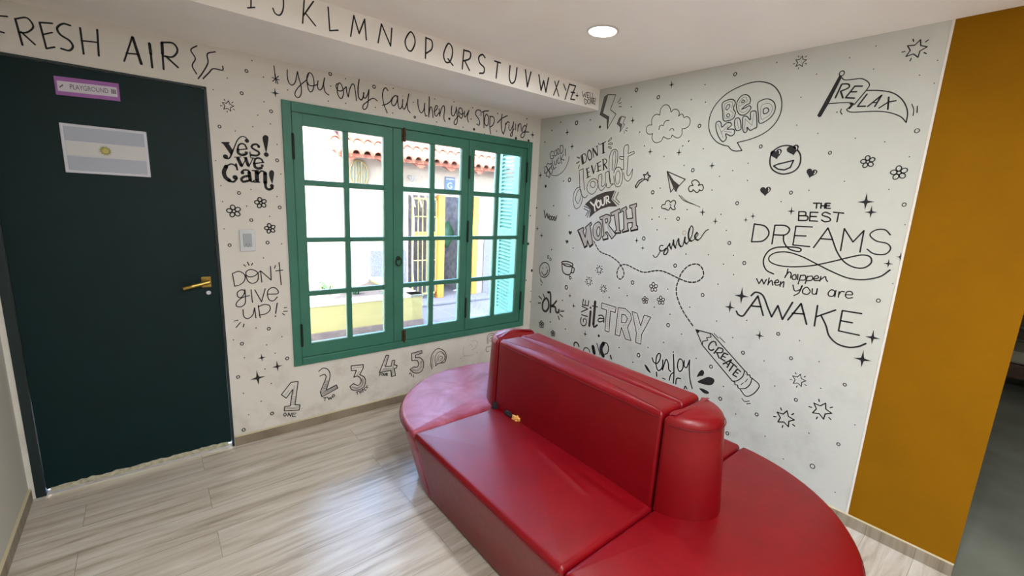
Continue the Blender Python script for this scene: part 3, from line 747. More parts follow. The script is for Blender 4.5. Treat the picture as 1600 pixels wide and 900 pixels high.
def draw(ik, frame, text, default='k'):
    ox, oy, sc = frame
    for ln in text.replace('\n', ';').split(';'):
        tk = ln.split()
        if not tk: continue
        c = tk[0][0]; rest = tk[0][1:]; ink = default
        if rest and rest[-1].isalpha(): ink = rest[-1]; rest = rest[:-1]
        wpx = float(rest) if rest else 6.0
        pt = [tuple(float(v) for v in q.split(',')) for q in tk[1:]]
        raw = [(ox + x / sc, oy + y / sc) for x, y in [p[:2] for p in pt]]
        P = [wall_uv(ik.wall, *q) for q in raw]
        x0, y0 = raw[0]
        e1 = (wall_uv(ik.wall, x0 + .5, y0) - wall_uv(ik.wall, x0 - .5, y0)); e2 = (wall_uv(ik.wall, x0, y0 + .5) - wall_uv(ik.wall, x0, y0 - .5))
        mpp = math.sqrt(abs(e1.x * e2.y - e1.y * e2.x)) / sc
        w = wpx * mpp * (1.22 if c not in 'og' else 1.0)
        up = lambda x, y: Vector((x * (1 if ik.wall != 'r' else -1), y, 0))
        if c == 's': ik.line(spline(P, False), w, ink)
        elif c == 'c': ik.line(spline(P, True), w, ink, True)
        elif c == 'l': ik.poly(P, w, ink)
        elif c == 'p': ik.poly(P, w, ink, True)
        elif c == 'f': ik.fill(spline(P, True, 4), ink)
        elif c == 'g': ik.fill(P, ink)
        elif c == 'o':
            for p in P: ik.disc(p, w, ink, 16)
        elif c == 'q':                                        # small rings: x,y,r
            for p, q in zip(P, pt):
                r = q[2] * mpp if len(q) > 2 else 2.6 * mpp
                ik.line([p + Vector((math.cos(2 * PI * k / 14) * r, math.sin(2 * PI * k / 14) * r * 1.1, 0)) for k in range(14)], w, ink, True)
        elif c == 'n':                                        # dotted line
            for p in resamp(P, w * 3.0): ik.disc(p, w / 2, ink, 6)
        elif c == 'd':                                        # dashed curve
            Q = resamp(spline(P, False), .004)
            for i in range(0, len(Q) - 5, 8): ik.line(Q[i:i + 6], w, ink)
        elif c == 'X':                                        # four-pointed sparkle: x,y,r
            for p, q in zip(P, pt):
                r = q[2] * mpp; S = []
                for k in range(4):
                    a = PI / 2 * k + .06; L_ = r * (1.3 if k == 1 else 1.0 if k != 3 else 1.1)
                    S.append(p + Vector((math.cos(a), math.sin(a), 0)) * L_)
                    for dk, f in ((.2, .52), (.5, .27), (.8, .52)):
                        b = a + PI / 2 * dk; S.append(p + Vector((math.cos(b), math.sin(b), 0)) * r * f * (.8 if f > .3 else 1))
                ik.fill(S, ink)
        elif c == 'S':                                        # five-pointed outline star with rays: x,y,r,turn
            for p, q in zip(P, pt):
                r = q[2] * mpp; t0 = math.radians(q[3] if len(q) > 3 else 90)
                ik.poly([p + Vector((math.cos(t0 + PI * k / 5), math.sin(t0 + PI * k / 5), 0)) * r * (1.05 if k % 2 == 0 else .52) for k in range(10)], w, ink, True)
                if len(q) > 4:
                    for k in range(5):
                        a = t0 + PI / 5 + 2 * PI * k / 5; v = Vector((math.cos(a), math.sin(a), 0)); ik.line([p + v * r * 1.02, p + v * r * 1.3], w, ink)
        elif c == 'F':                                        # five-petal flower: x,y,r
            for p, q in zip(P, pt):
                r = q[2] * mpp
                for k in range(5):
                    a = PI / 2 + .2 + 2 * PI * k / 5; u = Vector((math.cos(a), math.sin(a), 0)); v = Vector((-u.y, u.x, 0)); cc = p + u * r * .62
                    ik.line([cc + u * math.cos(2 * PI * j / 14) * r * .38 + v * math.sin(2 * PI * j / 14) * r * .32 for j in range(14)], w, ink, True)
                ik.line([p + Vector((math.cos(2 * PI * j / 12), math.sin(2 * PI * j / 12), 0)) * r * .26 for j in range(12)], w, ink, True)
        elif c == 'H':                                        # filled heart with a highlight: x,y,r,turn
            for p, q in zip(P, pt):
                r = q[2] * mpp; a = math.radians(q[3] if len(q) > 3 else 0)
                rt_ = lambda x, y: Vector((x * math.cos(a) - y * math.sin(a), x * math.sin(a) + y * math.cos(a), 0)) * r
                ik.fill([p + rt_(x, y) for x, y in heart()], ink)
                if wpx > 0: ik.line([p + rt_(.55, .55), p + rt_(.68, .25), p + rt_(.55, .0)], r * .16, 'w')
def D(name, label, cat, wall, frame, text, group=None, ink='k'):
    ik = Ink(wall); draw(ik, frame, text, ink)
    bm = ik.bm; n = len(bm.verts); c = Vector()
    for v in bm.verts: c += v.co
    c = c / n
    nrm = Vector((-1, 0, 0)) if wall == 'r' else Vector((0, -1, 0))
    me = bpy.data.meshes.new(name); bmesh.ops.translate(bm, verts=bm.verts, vec=-c)
    for f in bm.faces:
        f.normal_update()
        if f.normal.dot(nrm) < 0: f.normal_flip()
    bm.to_mesh(me); bm.free()
    for m in ik.mats: me.materials.append(M[m])
    o = bpy.data.objects.new(name, me); C.objects.link(o); o.location = c; ORG[o.name] = c
    if label: tag(o, label, cat, group)
    return o
I1 = (0, 0, 1.0)
FA = (0, 0, 3.5556); FB = (350, 0, 2.6633); F6 = (820, 120, 3.214); F7 = (1000, 20, 3.2); F8 = (1000, 290, 3.2); G1 = (820, 370, 3.75); G2 = (1000, 480, 2.8125); G3 = (350, 500, 3.5556)
LT = 'wall_lettering'; DR = 'wall_drawing'
def DP(name, label, cat, wall, frame, text, part, sep='|'):
    """a drawing or a phrase as one thing whose letters or words are its parts"""
    kids = []
    for piece in text.strip().split(sep):
        fr = frame
        if piece.strip().startswith('@'): k, piece = piece.strip().split(None, 1); fr = globals()[k[1:]]
        pn = part
        if piece.strip().startswith('%'): pn, piece = piece.strip()[1:].split(None, 1)
        kids.append(D(pn, None, None, wall, fr, piece))
    c = sum((k.location for k in kids), Vector()) / len(kids)
    t = thing(name, label, cat, c)
    for k in kids: k.parent = t; k.location = k.location - c
    return t
# ---- window wall
DP(LT, 'black FRESH AIR lettering on the wall above the teal door', 'lettering', 'b', FA, '''
l9 -50,85 -25,238; l9 -50,85 40,92; l9 -38,165 22,182
l10 85,105 125,250; s9 85,105 150,100 185,148 150,180 104,180; l9 118,178 195,248
l9 290,130 220,125 258,270 303,262; l8 238,192 290,181
s10 390,142 350,132 318,155 335,192 385,225 405,258 385,281 340,270
l9 445,155 465,300; l9 540,165 549,310; l8 452,226 545,236
l8 690,340 735,205; l13 737,208 785,355; l8 702,296 770,302
l13 830,242 838,300; l10 838,300 846,375
l13 900,238 903,300; l9 903,300 909,385; s9 900,236 960,240 986,280 960,316 912,312; l9 925,316 989,375''', 'letter', '\n')
D(DR, 'three wavy breeze lines drawn right after the FRESH AIR lettering', 'drawing', 'b', FA, 's6 1093,255 1060,278 1085,325 1068,365 1092,411; s6 1195,288 1152,300 1155,350 1125,405 1101,437; s6 1237,368 1236,390 1185,382 1160,405 1128,437')
DP(LT, 'row of thin black alphabet letters running to Z on the ceiling beam', 'lettering', 'f', FB, '''
l5 113,-60 112,32; l5 98,33 128,31; l5 100,-62 128,-60
s5 245,-40 247,30 234,62 214,57 203,35
l5 334,-8 327,97; l5 372,6 331,64; l5 340,56 381,108
l5 433,30 440,128 474,126
l5 527,151 540,65 562,140 585,80 592,166
l5 641,178 655,100 693,192 698,118
c5 775,133 791,152 794,182 779,212 761,202 754,168
l5 840,156 838,243; s5 839,157 864,170 864,204 838,224
c5 932,182 948,196 950,228 938,258 921,256 914,224; l5 932,245 952,272
l5 998,207 991,287; s5 998,209 1024,218 1022,244 995,254; l5 1002,254 1021,293
s5 1086,240 1075,227 1060,238 1064,262 1082,282 1080,303 1063,305
l5 1126,254 1150,262; l5 1139,258 1132,325
s5 1190,274 1187,322 1196,346 1211,334 1219,283
l5 1254,291 1262,361 1277,300
l5 1310,312 1319,376 1330,336 1339,383 1350,324
l4 1376,339 1393,400; l4 1393,337 1371,396
l4 1413,350 1422,376; l4 1438,349 1419,413
l4 1440,352 1463,358 1442,413 1459,415; l4 1444,384 1459,386''', 'letter', '\n')
D(LT, 'tiny WELL DONE! lettering at the right end of the beam after the Z', 'lettering', 'f', F6, '''
X2 262,95,14; l2.4 287,73 293,100 298,84 303,102 308,78; l2.4 322,80 312,78 313,104 322,106; l2.4 313,92 320,93; l2.4 327,80 328,106 336,107; l2.4 339,82 340,108 347,109
l2.4 298,110 302,138; s2.4 298,110 311,118 311,132 302,138; c2.4 320,112 315,125 322,136 328,124; l2.4 331,136 331,110 340,136 340,108; l2.4 350,110 343,110 344,136 351,136; l2.4 343,122 349,122; l2.4 354,106 352,130; o2 352,138''')
Y1 = (440, 90, 8.0); Y2 = (640, 120, 8.0)
DP(LT, 'black handwritten "you only fail when you stop trying" above the green window', 'lettering', 'b', Y1, '''
s11 70,155 71,230 88,310 130,345 168,312 185,240 198,175; s11 198,175 216,260 240,345 247,430 228,488 190,497 165,455 190,395 250,330 305,285 325,240 340,195
c11 345,190 385,222 406,320 390,405 355,428 328,370 316,250; s11 318,300 345,345 400,352 450,335
s11 455,290 449,365 474,405 508,375 536,255; s11 536,255 525,340 545,430 590,468
|c11 715,318 750,345 773,430 760,498 735,511 707,470 695,400; s11 695,325 678,355 700,405 740,418 775,395 806,365
s11 808,365 814,430 833,492; s11 833,492 850,400 880,335 905,342 922,430 935,540
s13 968,275 954,390 962,490 990,530 1015,505 1028,440; s11 1022,440 1028,498 1050,505 1075,460 1091,400; s11 1091,400 1085,500 1074,600 1045,645 1015,637 1022,592 1070,552 1130,512 1165,517 1195,541
|s11 1328,412 1302,380 1276,398 1260,475 1280,590 1320,692; s11 1262,596 1315,580 1360,545 1385,500
c11 1418,476 1383,515 1375,575 1400,603 1432,570 1448,500; s11 1450,480 1452,560 1466,630 1486,638 1505,600 1513,525; s11 1513,525 1510,605 1530,645 1552,610 1575,530 1590,455; s11 1590,455 1570,560 1577,645 1606,690; o5 1514,482
|@Y2 s10 102,285 105,360 130,440 156,445 180,400 190,330; s10 190,330 186,420 198,488 216,482; l11 245,250 238,502; s10 239,480 255,392 273,380 284,430 292,510
s10 305,440 338,405 346,368 328,362 312,405 315,470 335,492 364,450; l10 368,400 375,492; s10 375,492 395,405 422,362 437,390 430,470 430,530 443,559
|@Y2 s10 527,365 521,430 530,482 555,482 578,425 583,380; s10 583,380 592,460 596,540 590,582 570,598 554,575 575,530 618,485
|@Y2 c10 632,388 655,410 662,470 650,515 630,510 612,462 615,410; s10 620,440 640,468 678,455; s10 686,430 682,490 696,500 716,470 741,418; s10 741,418 722,500 727,545 736,566
s10 882,420 850,414 826,440 828,480 858,520 876,575 866,605 838,590; s9 880,420 893,440 890,485; l10 905,442 935,430 988,425; l10 925,440 928,637
|@Y2 c10 960,468 986,510 981,590 960,613 937,580 940,510; l10 1005,490 1000,620 1012,712; s10 1003,500 1040,498 1059,540 1042,600 1008,628
s11 1155,468 1145,560 1150,660 1170,717; l10 1098,575 1150,520 1220,486; s10 1170,717 1190,660 1200,580; s10 1200,600 1225,563 1246,575
s9 1242,600 1240,650 1260,668 1285,620 1301,562; s9 1301,562 1286,680 1280,738 1260,740 1264,712 1305,650; l9 1325,590 1324,665; o4 1330,562; l9 1355,598 1350,682; s9 1352,640 1372,588 1390,600 1396,682
c9 1440,608 1415,640 1410,682 1430,690 1456,640; s9 1466,588 1446,680 1425,750 1395,757 1390,727 1430,692 1490,690''', 'word')
DP(LT, 'bold black yes! we can! lettering beside the top of the door', 'lettering', 'b', (335, 200, 8.1818), '''
g 85,178 190,178 196,192 182,200 240,290 210,345 112,205 88,190
s12 208,345 248,262 290,162 340,112 392,117 425,150; o27 415,164; s15 238,285 208,360 182,390 145,388; o31 142,366
s18 296,275 310,222 345,200 388,214 412,262; l13 296,278 418,268; s28 300,272 304,318 345,344 388,340; o18 405,314; s14 388,342 412,336 420,312
s22 570,232 535,208 492,216 476,246 512,276 560,302 572,330 540,352 478,348; o17 566,240; l12 455,308 460,366; o14 470,345
|f 652,90 688,112 688,165 668,296 654,296 620,165 618,112; o30 663,340
l10 255,372 338,370; l36 300,388 344,478; l10 350,498 410,380; l32 400,388 430,476; l10 440,498 494,385; l10 462,382 512,386; l10 372,376 415,378
|s20 508,452 520,402 556,384 600,400 622,440; l13 508,455 630,440; s28 510,450 520,498 562,518 602,510; o18 612,482
s16 282,498 250,470 205,462 155,488; s42 150,492 122,560 140,628 192,672; s22 192,678 248,686 288,642; o31 264,630; l18 275,460 293,534
s20 352,560 378,538 430,542 452,575; l36 444,570 458,668; s16 458,670 485,690 508,672; s26 446,612 382,622 346,652 368,686 430,676; o23 358,572
l42 540,560 545,672; l14 485,543 562,548; l14 508,692 578,692; s18 556,592 598,550 648,566; l40 648,580 650,700; s28 650,700 660,762 700,786 742,766; o25 735,740
f 731,538 762,565 758,622 744,702 732,702 702,622 700,565''', 'word')
DP(LT, 'thin handwritten DON\'T give UP! lettering below the white outlet', 'lettering', 'b', (340, 395, 6.927), '''
l9 160,225 185,362; s9 160,225 230,200 292,238 290,302 240,346 185,362; c9 365,180 318,196 305,232 326,302 372,330 422,314 440,268 428,208; s9 305,235 340,260 400,250 440,215 465,195
l9 465,195 478,318; l9 465,195 580,295 572,148; l8 627,135 615,168; l9 665,105 688,345; l9 630,195 705,187
|c9 250,402 214,430 220,476 256,482 286,445 288,408; s9 295,400 301,480 296,550 252,584 204,576 208,537 262,488 345,462; l9 362,400 377,535; l9 402,400 475,530 515,388; s9 540,448 652,440 640,392 595,375 548,405 540,460 560,510 605,518 646,478
|s9 275,615 285,690 330,711 380,672 400,595; l9 400,595 415,705; l9 440,570 460,702; s9 440,585 500,560 560,570 566,620 520,660 450,674; l10 645,545 628,655; o8 626,686
|%ray_marks l8 282,128 305,145; l9 322,100 340,135; l8 378,112 368,135
l8 720,595 745,592; l8 712,632 755,632; l8 702,658 725,672; l8 175,740 220,728; l9 200,808 248,752; l9 278,803 285,770''', 'word')
NM = (430, 540, 7.5); N5 = (610, 510, 8.183)
NG = 'outlined counting numerals under the window'
D(DR, 'outlined numeral 1 with ONE written below, leftmost under the window', 'drawing', 'b', NM, '''
p9 72,575 185,430 268,420 232,692 290,695 280,755 105,765 110,715 175,706 206,512 130,615
l4g 185,600 238,598; l4g 184,618 236,616; l4g 182,636 234,634; l4g 181,654 232,652; l4g 180,672 230,670; l4g 178,690 228,688; l4g 122,742 270,735; l4g 125,726 275,720; l4g 115,580 160,525; l4g 222,470 214,570
c8 115,786 100,808 112,826 130,808; l8 146,828 158,786 180,830 192,788; l8 245,790 206,790 200,830 240,832; l7 203,810 235,811''', NG)
D(DR, 'outlined numeral 2 with TWO written below, under the window', 'drawing', 'b', NM, '''
s9 510,300 560,264 612,276 640,322 636,390 598,522; l9 598,522 715,460 733,498 548,600 528,545; s9 528,545 568,445 595,370 580,338 550,344 524,358
g0l 590,400 625,410 600,520 715,465 730,495 550,590 535,548 570,470; l4g 575,460 612,455; l4g 570,480 606,478; l4g 562,500 600,498; l4g 560,545 700,478; l4g 560,565 720,490
l8 565,612 610,604; l8 587,610 580,646; l8 616,606 630,632 641,606 655,627 664,600; c8 682,570 669,590 682,604 694,586''', NG)
D(DR, 'outlined numeral 3 with THREE written along its foot, under the window', 'drawing', 'b', NM, '''
l9 990,340 1030,265 1032,222 890,238 890,292 950,290 920,370; s9 920,370 966,358 1002,390 1000,440 966,466 915,445; l9 915,445 875,480; s9 875,480 900,516 960,521 1030,490 1056,430 1045,372 990,340
s5g 905,480 960,498 1020,465 1028,400; l4g 905,265 1010,252; l4g 985,300 960,345; s18l 905,488 965,495 1022,450 1020,390
l7 945,546 976,534; l7 959,540 963,571; l7 985,530 996,560; l7 1001,521 1012,551; l7 990,546 1006,538; l7 1016,515 1030,545; s6 1016,515 1034,514 1023,530; l7 1057,490 1042,500 1053,525 1067,516; l7 1081,468 1066,477 1073,496 1087,490''', NG)
D(DR, 'outlined numeral 4 with FOUR written at its left foot, under the window', 'drawing', 'b', NM, '''
p9 1300,112 1330,115 1292,245 1360,240 1370,175 1400,172 1395,225 1428,232 1420,262 1395,268 1408,350 1362,362 1355,290 1220,315
g0l 1262,265 1370,255 1385,190 1395,190 1385,345 1365,350 1362,280 1250,300; l4g 1275,240 1310,130
l7 1222,356 1225,325 1246,322; l6 1223,339 1240,337; c7 1256,325 1250,345 1264,351 1269,333; s7 1276,325 1279,350 1292,346 1294,322; l7 1302,353 1303,322; s6 1303,322 1319,328 1305,339; l6 1305,339 1319,353''', NG)
D(DR, 'outlined numeral 5 just left of the worn sofa seat, under the window', 'drawing', 'b', N5, '''
l9 300,435 275,440 270,345 400,308 402,342 318,368 322,400; s9 322,400 382,402 422,455 415,540 370,590 300,592 250,550; l9 250,550 295,520; s9 295,520 340,520 360,480 340,436 300,435
s22l 285,555 345,562 390,520 392,450; l4g 285,355 390,325; l7 255,588 238,612; l7 264,600 272,636; l8 290,618 296,648; l6 245,600 262,606''', NG)
D(DR, 'outlined scribbled numeral 6 rising behind the worn sofa seat', 'drawing', 'b', N5, '''
s8 530,545 514,450 535,352 590,290 640,288 700,330 713,400 690,460 625,470 575,505; s6 578,505 570,410 600,340 650,324 690,362 690,420 650,455
s5g 545,520 535,440 555,370; s5 610,440 620,395 650,380 668,400 650,430 620,445; s5g 590,470 600,400 625,360; s5 640,420 655,400; l5g 590,480 680,450; s5g 660,340 700,380 695,440''', NG)
D(DR, 'very faint worn-away numeral 7 left of the sofa backrest', 'drawing', 'b', N5, 's4l 940,265 930,360 985,378 1060,360; s5l 1030,190 1090,180 1115,220 1085,262; s4l 1040,302 1105,268; s4l 1000,250 1030,230 1050,270; l5l 1100,330 1110,340; o5g 892,412; l4l 930,385 1000,372', NG)
D(DR, 'outlined numeral 8 half hidden by the left end of the sofa backrest', 'drawing', 'b', N5, 's6g 1240,222 1238,140 1268,98 1330,95; s5g 1258,215 1255,150 1280,118 1335,118; q5g 1288,170,20; s6g 1232,262 1220,290 1230,322 1262,315; l5g 1228,264 1300,248; s5g 1330,95 1370,150 1330,220 1300,248', NG)
# ---- mural wall, left to right
DP(LT, 'small GOOD LUCK! lettering at the window corner of the mural wall', 'lettering', 'r', (835, 220, 12.86), '''
s11m 388,226 348,213 315,268 325,345 365,362 392,322 386,300; l10m 352,300 392,297; c11m 425,193 402,240 414,300 440,294 456,240 446,196; c11m 470,163 455,210 470,270 494,258 501,200 487,162; l11m 518,108 530,266; s11m 515,104 562,96 582,150 570,222 530,262
|l12m 622,160 625,300; l11m 355,390 390,576 436,530; s11m 405,410 410,470 430,481 446,450 446,380; s11m 497,344 475,360 470,430 490,456 517,430; l11m 520,300 549,460; l11m 587,265 540,366 602,390
|%underline s9m 700,315 680,420 610,572 510,672 420,703 340,686''', 'word')
D(DR, 'small outlined four-leaf clover below the GOOD LUCK! lettering', 'drawing', 'r', (835, 220, 12.86), '''
c11m 278,582 248,500 272,456 315,470 342,456 346,502 302,560; c11m 270,592 236,520 206,530 215,580 198,620 215,657 262,612; c11m 277,602 235,688 250,712 275,708 297,742 312,712 308,650; c11m 297,592 340,520 352,560 372,592 356,642 330,667 306,622''')
D(LT, 'tiny grey Wooo! lettering on the mural wall next to the window', 'lettering', 'r', F6, 'l4m 97,672 103,708 112,685 117,712 123,690; c4m 128,698 123,708 127,718 133,708; c4m 139,700 134,710 138,720 144,710; c4m 150,702 146,712 149,722 154,712; l4m 161,698 157,716; o2m 156,723')
DBF = (890, 210, 10.0); WO = (890, 290, 8.18)
DP(LT, 'grey DON\'T EVER lettering at the top of the worth slogan', 'lettering', 'r', DBF, '''
l24m 196,338 214,446; l9m 174,334 200,468; s11m 188,326 236,304 266,360 252,425 204,465; c15m 306,245 281,300 292,372 316,400 345,368 340,290; l10m 360,215 380,362; l22m 368,228 432,325; l10m 430,182 440,322; l9m 415,192 442,178; l10m 455,138 466,165; l11m 484,156 566,114; l26m 525,142 530,285; l9m 508,296 552,284
|l19m 272,550 286,664; l10m 258,542 306,520; l10m 276,602 312,585; l10m 268,682 326,652; l20m 346,492 376,606; l8m 378,612 410,480; l18m 440,456 450,570; l10m 424,458 486,424; l10m 442,512 486,490; l10m 430,582 492,556; l18m 524,402 535,552; s11m 514,396 560,384 581,418 562,456 530,472; l17m 545,472 586,532
|%ray_marks l15g 120,356 156,370; l14g 110,452 150,426; l12g 136,530 155,480; c7m 605,106 650,50 656,76 616,108; c7m 605,150 650,130 672,150 640,160; c7m 605,194 640,194 656,220 626,216''', 'word')
D(LT, 'outlined script word doubt in the middle of the worth slogan', 'lettering', 'r', DBF, '''
l8m 150,566 214,535; s8m 150,566 158,700 160,830 175,900 200,960 240,990 285,950; s8m 214,535 218,700 234,870
s8m 170,820 110,845 65,930 55,1040 80,1140 115,1160 165,1120 200,1020 202,960; c7m 150,860 110,930 95,1020 125,1080 155,1040 182,960 178,870
c8m 370,690 432,722 442,800 412,884 352,934 292,902 270,830 302,740; c8m 372,734 402,762 390,822 350,828 324,790 336,748; s7m 430,760 450,740
s8m 455,642 444,760 470,862 512,870 560,812 572,768; s8m 455,642 500,620 504,700 496,790 522,812 556,760 560,602; s8m 560,602 610,580 624,700 640,770 690,772; s8m 574,764 580,822 622,832 660,792 692,772
s8m 640,745 620,560 620,400 646,280 700,232 746,260 752,350 735,480 690,602; s7m 664,562 670,400 686,290 710,258 722,320 716,430 688,565; s8m 690,592 735,520 790,520 822,580 826,700 800,790 750,820 706,780 690,650; c7m 762,568 788,620 782,720 748,782 716,722 722,622
s8m 845,552 845,330 852,200 905,160 922,190 915,300; l8m 915,300 1005,265 1016,295 915,345; s8m 915,345 905,500 900,632 940,632 986,540; s8m 986,540 976,640 940,712 900,730 860,682 845,600; l8m 850,345 785,345 780,376 816,396 850,385; s7m 800,550 845,545''')
D(DR, 'dark ribbon banner with the white word YOUR above WORTH', 'drawing', 'r', WO, '''
g0b 195,240 260,180 350,122 450,82 580,60 535,175 612,266 500,270 400,300 320,350 250,416 272,300
l15w 268,212 318,262; l15w 345,180 318,262 326,322; c14w 366,194 345,236 365,282 391,260 390,210; s14w 400,186 410,240 430,250 446,225 445,150; l14w 464,140 475,230; s13w 464,140 496,140 496,178 470,190; l14w 480,190 516,216
l8m 592,70 550,175 632,246; l8m 626,85 590,165 640,216; l8m 185,262 266,300 226,406; l8m 185,295 242,325 205,386''')
D(LT, 'block capital WORTH lettering shaded grey at the foot of the worth slogan', 'lettering', 'r', WO, '''
g0l 105,570 175,535 183,565 172,585 200,660 215,560 200,535 275,468 283,500 262,515 297,745 258,780 228,705 222,765 190,785 128,605 112,600; p11m 105,570 175,535 183,565 172,585 200,660 215,560 200,535 275,468 283,500 262,515 297,745 258,780 228,705 222,765 190,785 128,605 112,600
c11m 365,465 312,510 300,600 320,672 360,700 400,667 412,570 400,490; c22l 368,495 332,540 325,610 345,662 365,670 388,640 397,560 388,505; c11m 367,530 346,580 356,640 375,640 390,580 382,535
p11m 385,405 470,368 520,380 528,440 500,505 570,595 590,625 540,680 480,590 458,600 490,640 490,675 430,690 420,650 440,640 415,430 395,435; p10m 455,430 485,420 490,455 465,482; s20l 425,410 500,395 508,440 480,495; l18l 430,430 455,640; l20l 490,530 545,640
g0l 525,350 640,295 660,340 625,350 640,580 655,600 590,605 600,570 570,375 540,390; p11m 525,350 640,295 660,340 625,350 640,580 655,575 655,600 590,605 580,580 600,570 570,375 540,390
g0l 665,300 725,268 735,300 720,315 735,425 810,415 795,290 770,285 768,255 855,228 858,265 840,275 855,510 872,520 870,555 785,575 780,545 800,530 803,470 740,480 745,545 755,570 680,595 675,570 695,555 690,330 672,330; p11m 665,300 725,268 735,300 720,315 735,425 810,415 795,290 770,285 768,255 855,228 858,265 840,275 855,510 872,520 870,555 785,575 780,545 800,530 803,470 740,480 745,545 755,570 680,595 675,570 695,555 690,330 672,330
l14m 678,600 756,578; l14m 786,582 872,562; l13m 590,612 655,606; l14m 430,696 492,680; l16m 192,792 222,772; l16m 258,786 298,752; l12m 108,580 190,785''')
LB = (930, 140, 9.0)
D(DR, 'large shaded lightning bolt at the beam end of the mural wall', 'drawing', 'r', LB, '''
g0g 180,70 132,105 68,352 165,412 172,555 195,385 105,335; p8m 180,70 290,72 215,282 293,345 172,555 195,385 105,335; l7m 180,70 132,105 68,352 165,412 172,555; l7m 68,352 105,335; l7m 165,412 195,385; l8m 320,182 362,122; l8m 332,200 368,182; l8m 335,242 370,240''')
D(DR, 'small shaded lightning bolt just right of the large bolt', 'drawing', 'r', LB, '''
g0g 372,375 340,400 308,480 350,520 348,598 378,492 342,470; p7m 372,375 428,390 392,470 414,492 348,598 378,492 342,470; l7m 372,375 340,400 308,480 350,520; l7m 438,545 458,540; l7m 425,565 450,585; l6g 408,620 412,580''')
D(DR, 'large outlined cloud between the lightning bolts and the speech bubble', 'drawing', 'r', LB, '''
s8m 910,356 920,280 960,226 1010,215 1050,250 1068,320; s8m 1068,320 1100,282 1150,280 1182,320 1174,376; s8m 1174,376 1200,350 1230,348 1248,396; s8m 1248,396 1290,380 1330,410 1332,480 1290,535 1215,553; s8m 1222,553 1222,620 1190,670 1140,676 1084,640; s8m 1082,640 1065,680 1020,692 960,662; s8m 960,662 930,720 870,746 825,732 800,680 810,615; s8m 810,620 752,626 722,590 725,530 760,498 800,498; s8m 796,496 795,430 820,375 865,347 910,358
s8m 900,565 905,522 930,500 958,508; s8m 958,508 975,460 1005,436 1040,435; s8m 1048,576 1065,552 1095,550 1108,576''')
D(DR, 'outlined shooting star right of the word doubt', 'drawing', 'r', F6, 'S5m 612,502,20,80; l5m 590,513 572,523 555,550 560,558; l5m 592,522 578,532 562,556; g0g 552,545 562,540 560,558')
D(DR, 'folded paper plane drawing right of the shooting star', 'drawing', 'r', F6, 'p4m 715,475 806,515 768,555 760,576 748,560 733,580; g0b 715,475 745,518 778,545 760,575 752,558; l4m 715,475 750,560; l4m 715,475 768,555; s4g 775,595 800,622 848,640; s3g 785,598 815,625 880,654')
D(DR, 'small outlined cloud right of the paper plane', 'drawing', 'r', (844, 156, 5.083), 's7m 1215,681 1204,652 1235,636 1264,660 1257,681; s7m 1257,679 1286,674 1297,700 1282,722 1264,714; s7m 1266,715 1258,730 1240,735 1215,714 1208,727 1188,728 1179,702 1194,682 1215,681', 'two small clouds by the paper plane')
D(DR, 'small outlined cloud below the paper plane', 'drawing', 'r', (844, 156, 5.083), 's7m 992,830 1000,808 1022,800 1036,815; s7m 1036,815 1060,798 1077,815 1066,846; s7m 1066,846 1073,868 1052,870 1036,856 1018,876 992,864; s7m 994,866 966,858 970,836 992,830; s5m 1030,828 1040,838 1034,850', 'two small clouds by the paper plane')
BKF = (1100, 115, 6.92)
D(DR, 'speech bubble with outlined BE KIND letters near the ceiling', 'drawing', 'r', BKF, '''
s9 360,745 500,710 640,650 750,562 820,450 842,330 820,220 750,130 650,92 540,92 400,135 250,215 140,320 75,430 52,550 70,650 130,732 200,770 262,785; s9 262,785 300,826 350,838 410,832; l9 410,832 360,745
c9 198,325 250,288 310,280 340,315 318,375 340,425 316,486 260,510 212,505 203,420; c7 256,338 236,378 254,392 282,345; c7 260,433 244,455 262,470 281,450; s4g 222,480 220,345 270,305 312,320 295,375; s4g 222,485 290,478 315,430 285,400
s9 497,322 502,270 465,230 408,240 362,300 352,370 378,436 430,449 480,416 508,370 490,348 450,370 408,386; s9 408,386 450,346 497,322; c7 420,284 408,316 442,300; s4g 470,300 455,258 415,265 378,330 382,395 430,420 478,380; l4g 380,355 470,300
c9 130,540 160,514 185,534 195,580 245,534 290,534 292,566 250,600 322,604 328,650 290,674 236,652 242,700 206,736 164,692 134,612; l4g 150,545 210,696; l4g 185,640 266,555; l4g 220,625 296,635
c9 334,502 365,478 390,500 402,590 386,610 350,614 332,560; l4g 358,500 372,592
c9 420,480 450,460 472,470 502,500 505,420 550,404 566,430 573,570 550,590 500,613 466,580 466,620 440,638 420,600; l4g 440,610 446,490 520,562 540,430
c9 580,330 620,290 690,274 752,304 772,370 742,450 672,512 600,536 590,450; c9 645,385 680,371 702,394 682,426 645,432; c4g 620,490 615,370 650,330 710,325 740,370 715,440 660,480''')
RXF = (1260, 90, 7.5)
D(DR, 'waving flag on a slanted black pole reading RELAX, top right of the mural', 'drawing', 'r', RXF, '''
g 388,205 418,228 262,540 172,692 148,700 126,680; q11 416,186,28; s10 415,235 450,262 550,255 640,246 710,275 740,322 705,382; s10 262,540 400,530 520,530 556,545; g 502,530 562,545 512,602 476,602 516,560; l12 705,382 565,548
s11 705,385 850,386 1000,410 1100,470 1160,552 1186,650 1170,760; s11 1170,760 1100,690 960,642 800,630 560,640 492,630 474,605 512,590
l17 412,318 340,470; s15 420,310 492,312 496,352 400,396; l17 402,396 428,472; l16 655,335 568,335 460,470 562,476; l15 520,402 588,400; l16 710,430 600,572 692,570; l16 720,572 882,442 802,572; l12 775,528 822,528; l17 965,465 955,605; l14 850,592 960,522 1050,505
s8 1235,545 1258,610 1250,680; l10 1300,570 1298,645; s10 410,605 401,635 418,665; o8 358,640''')
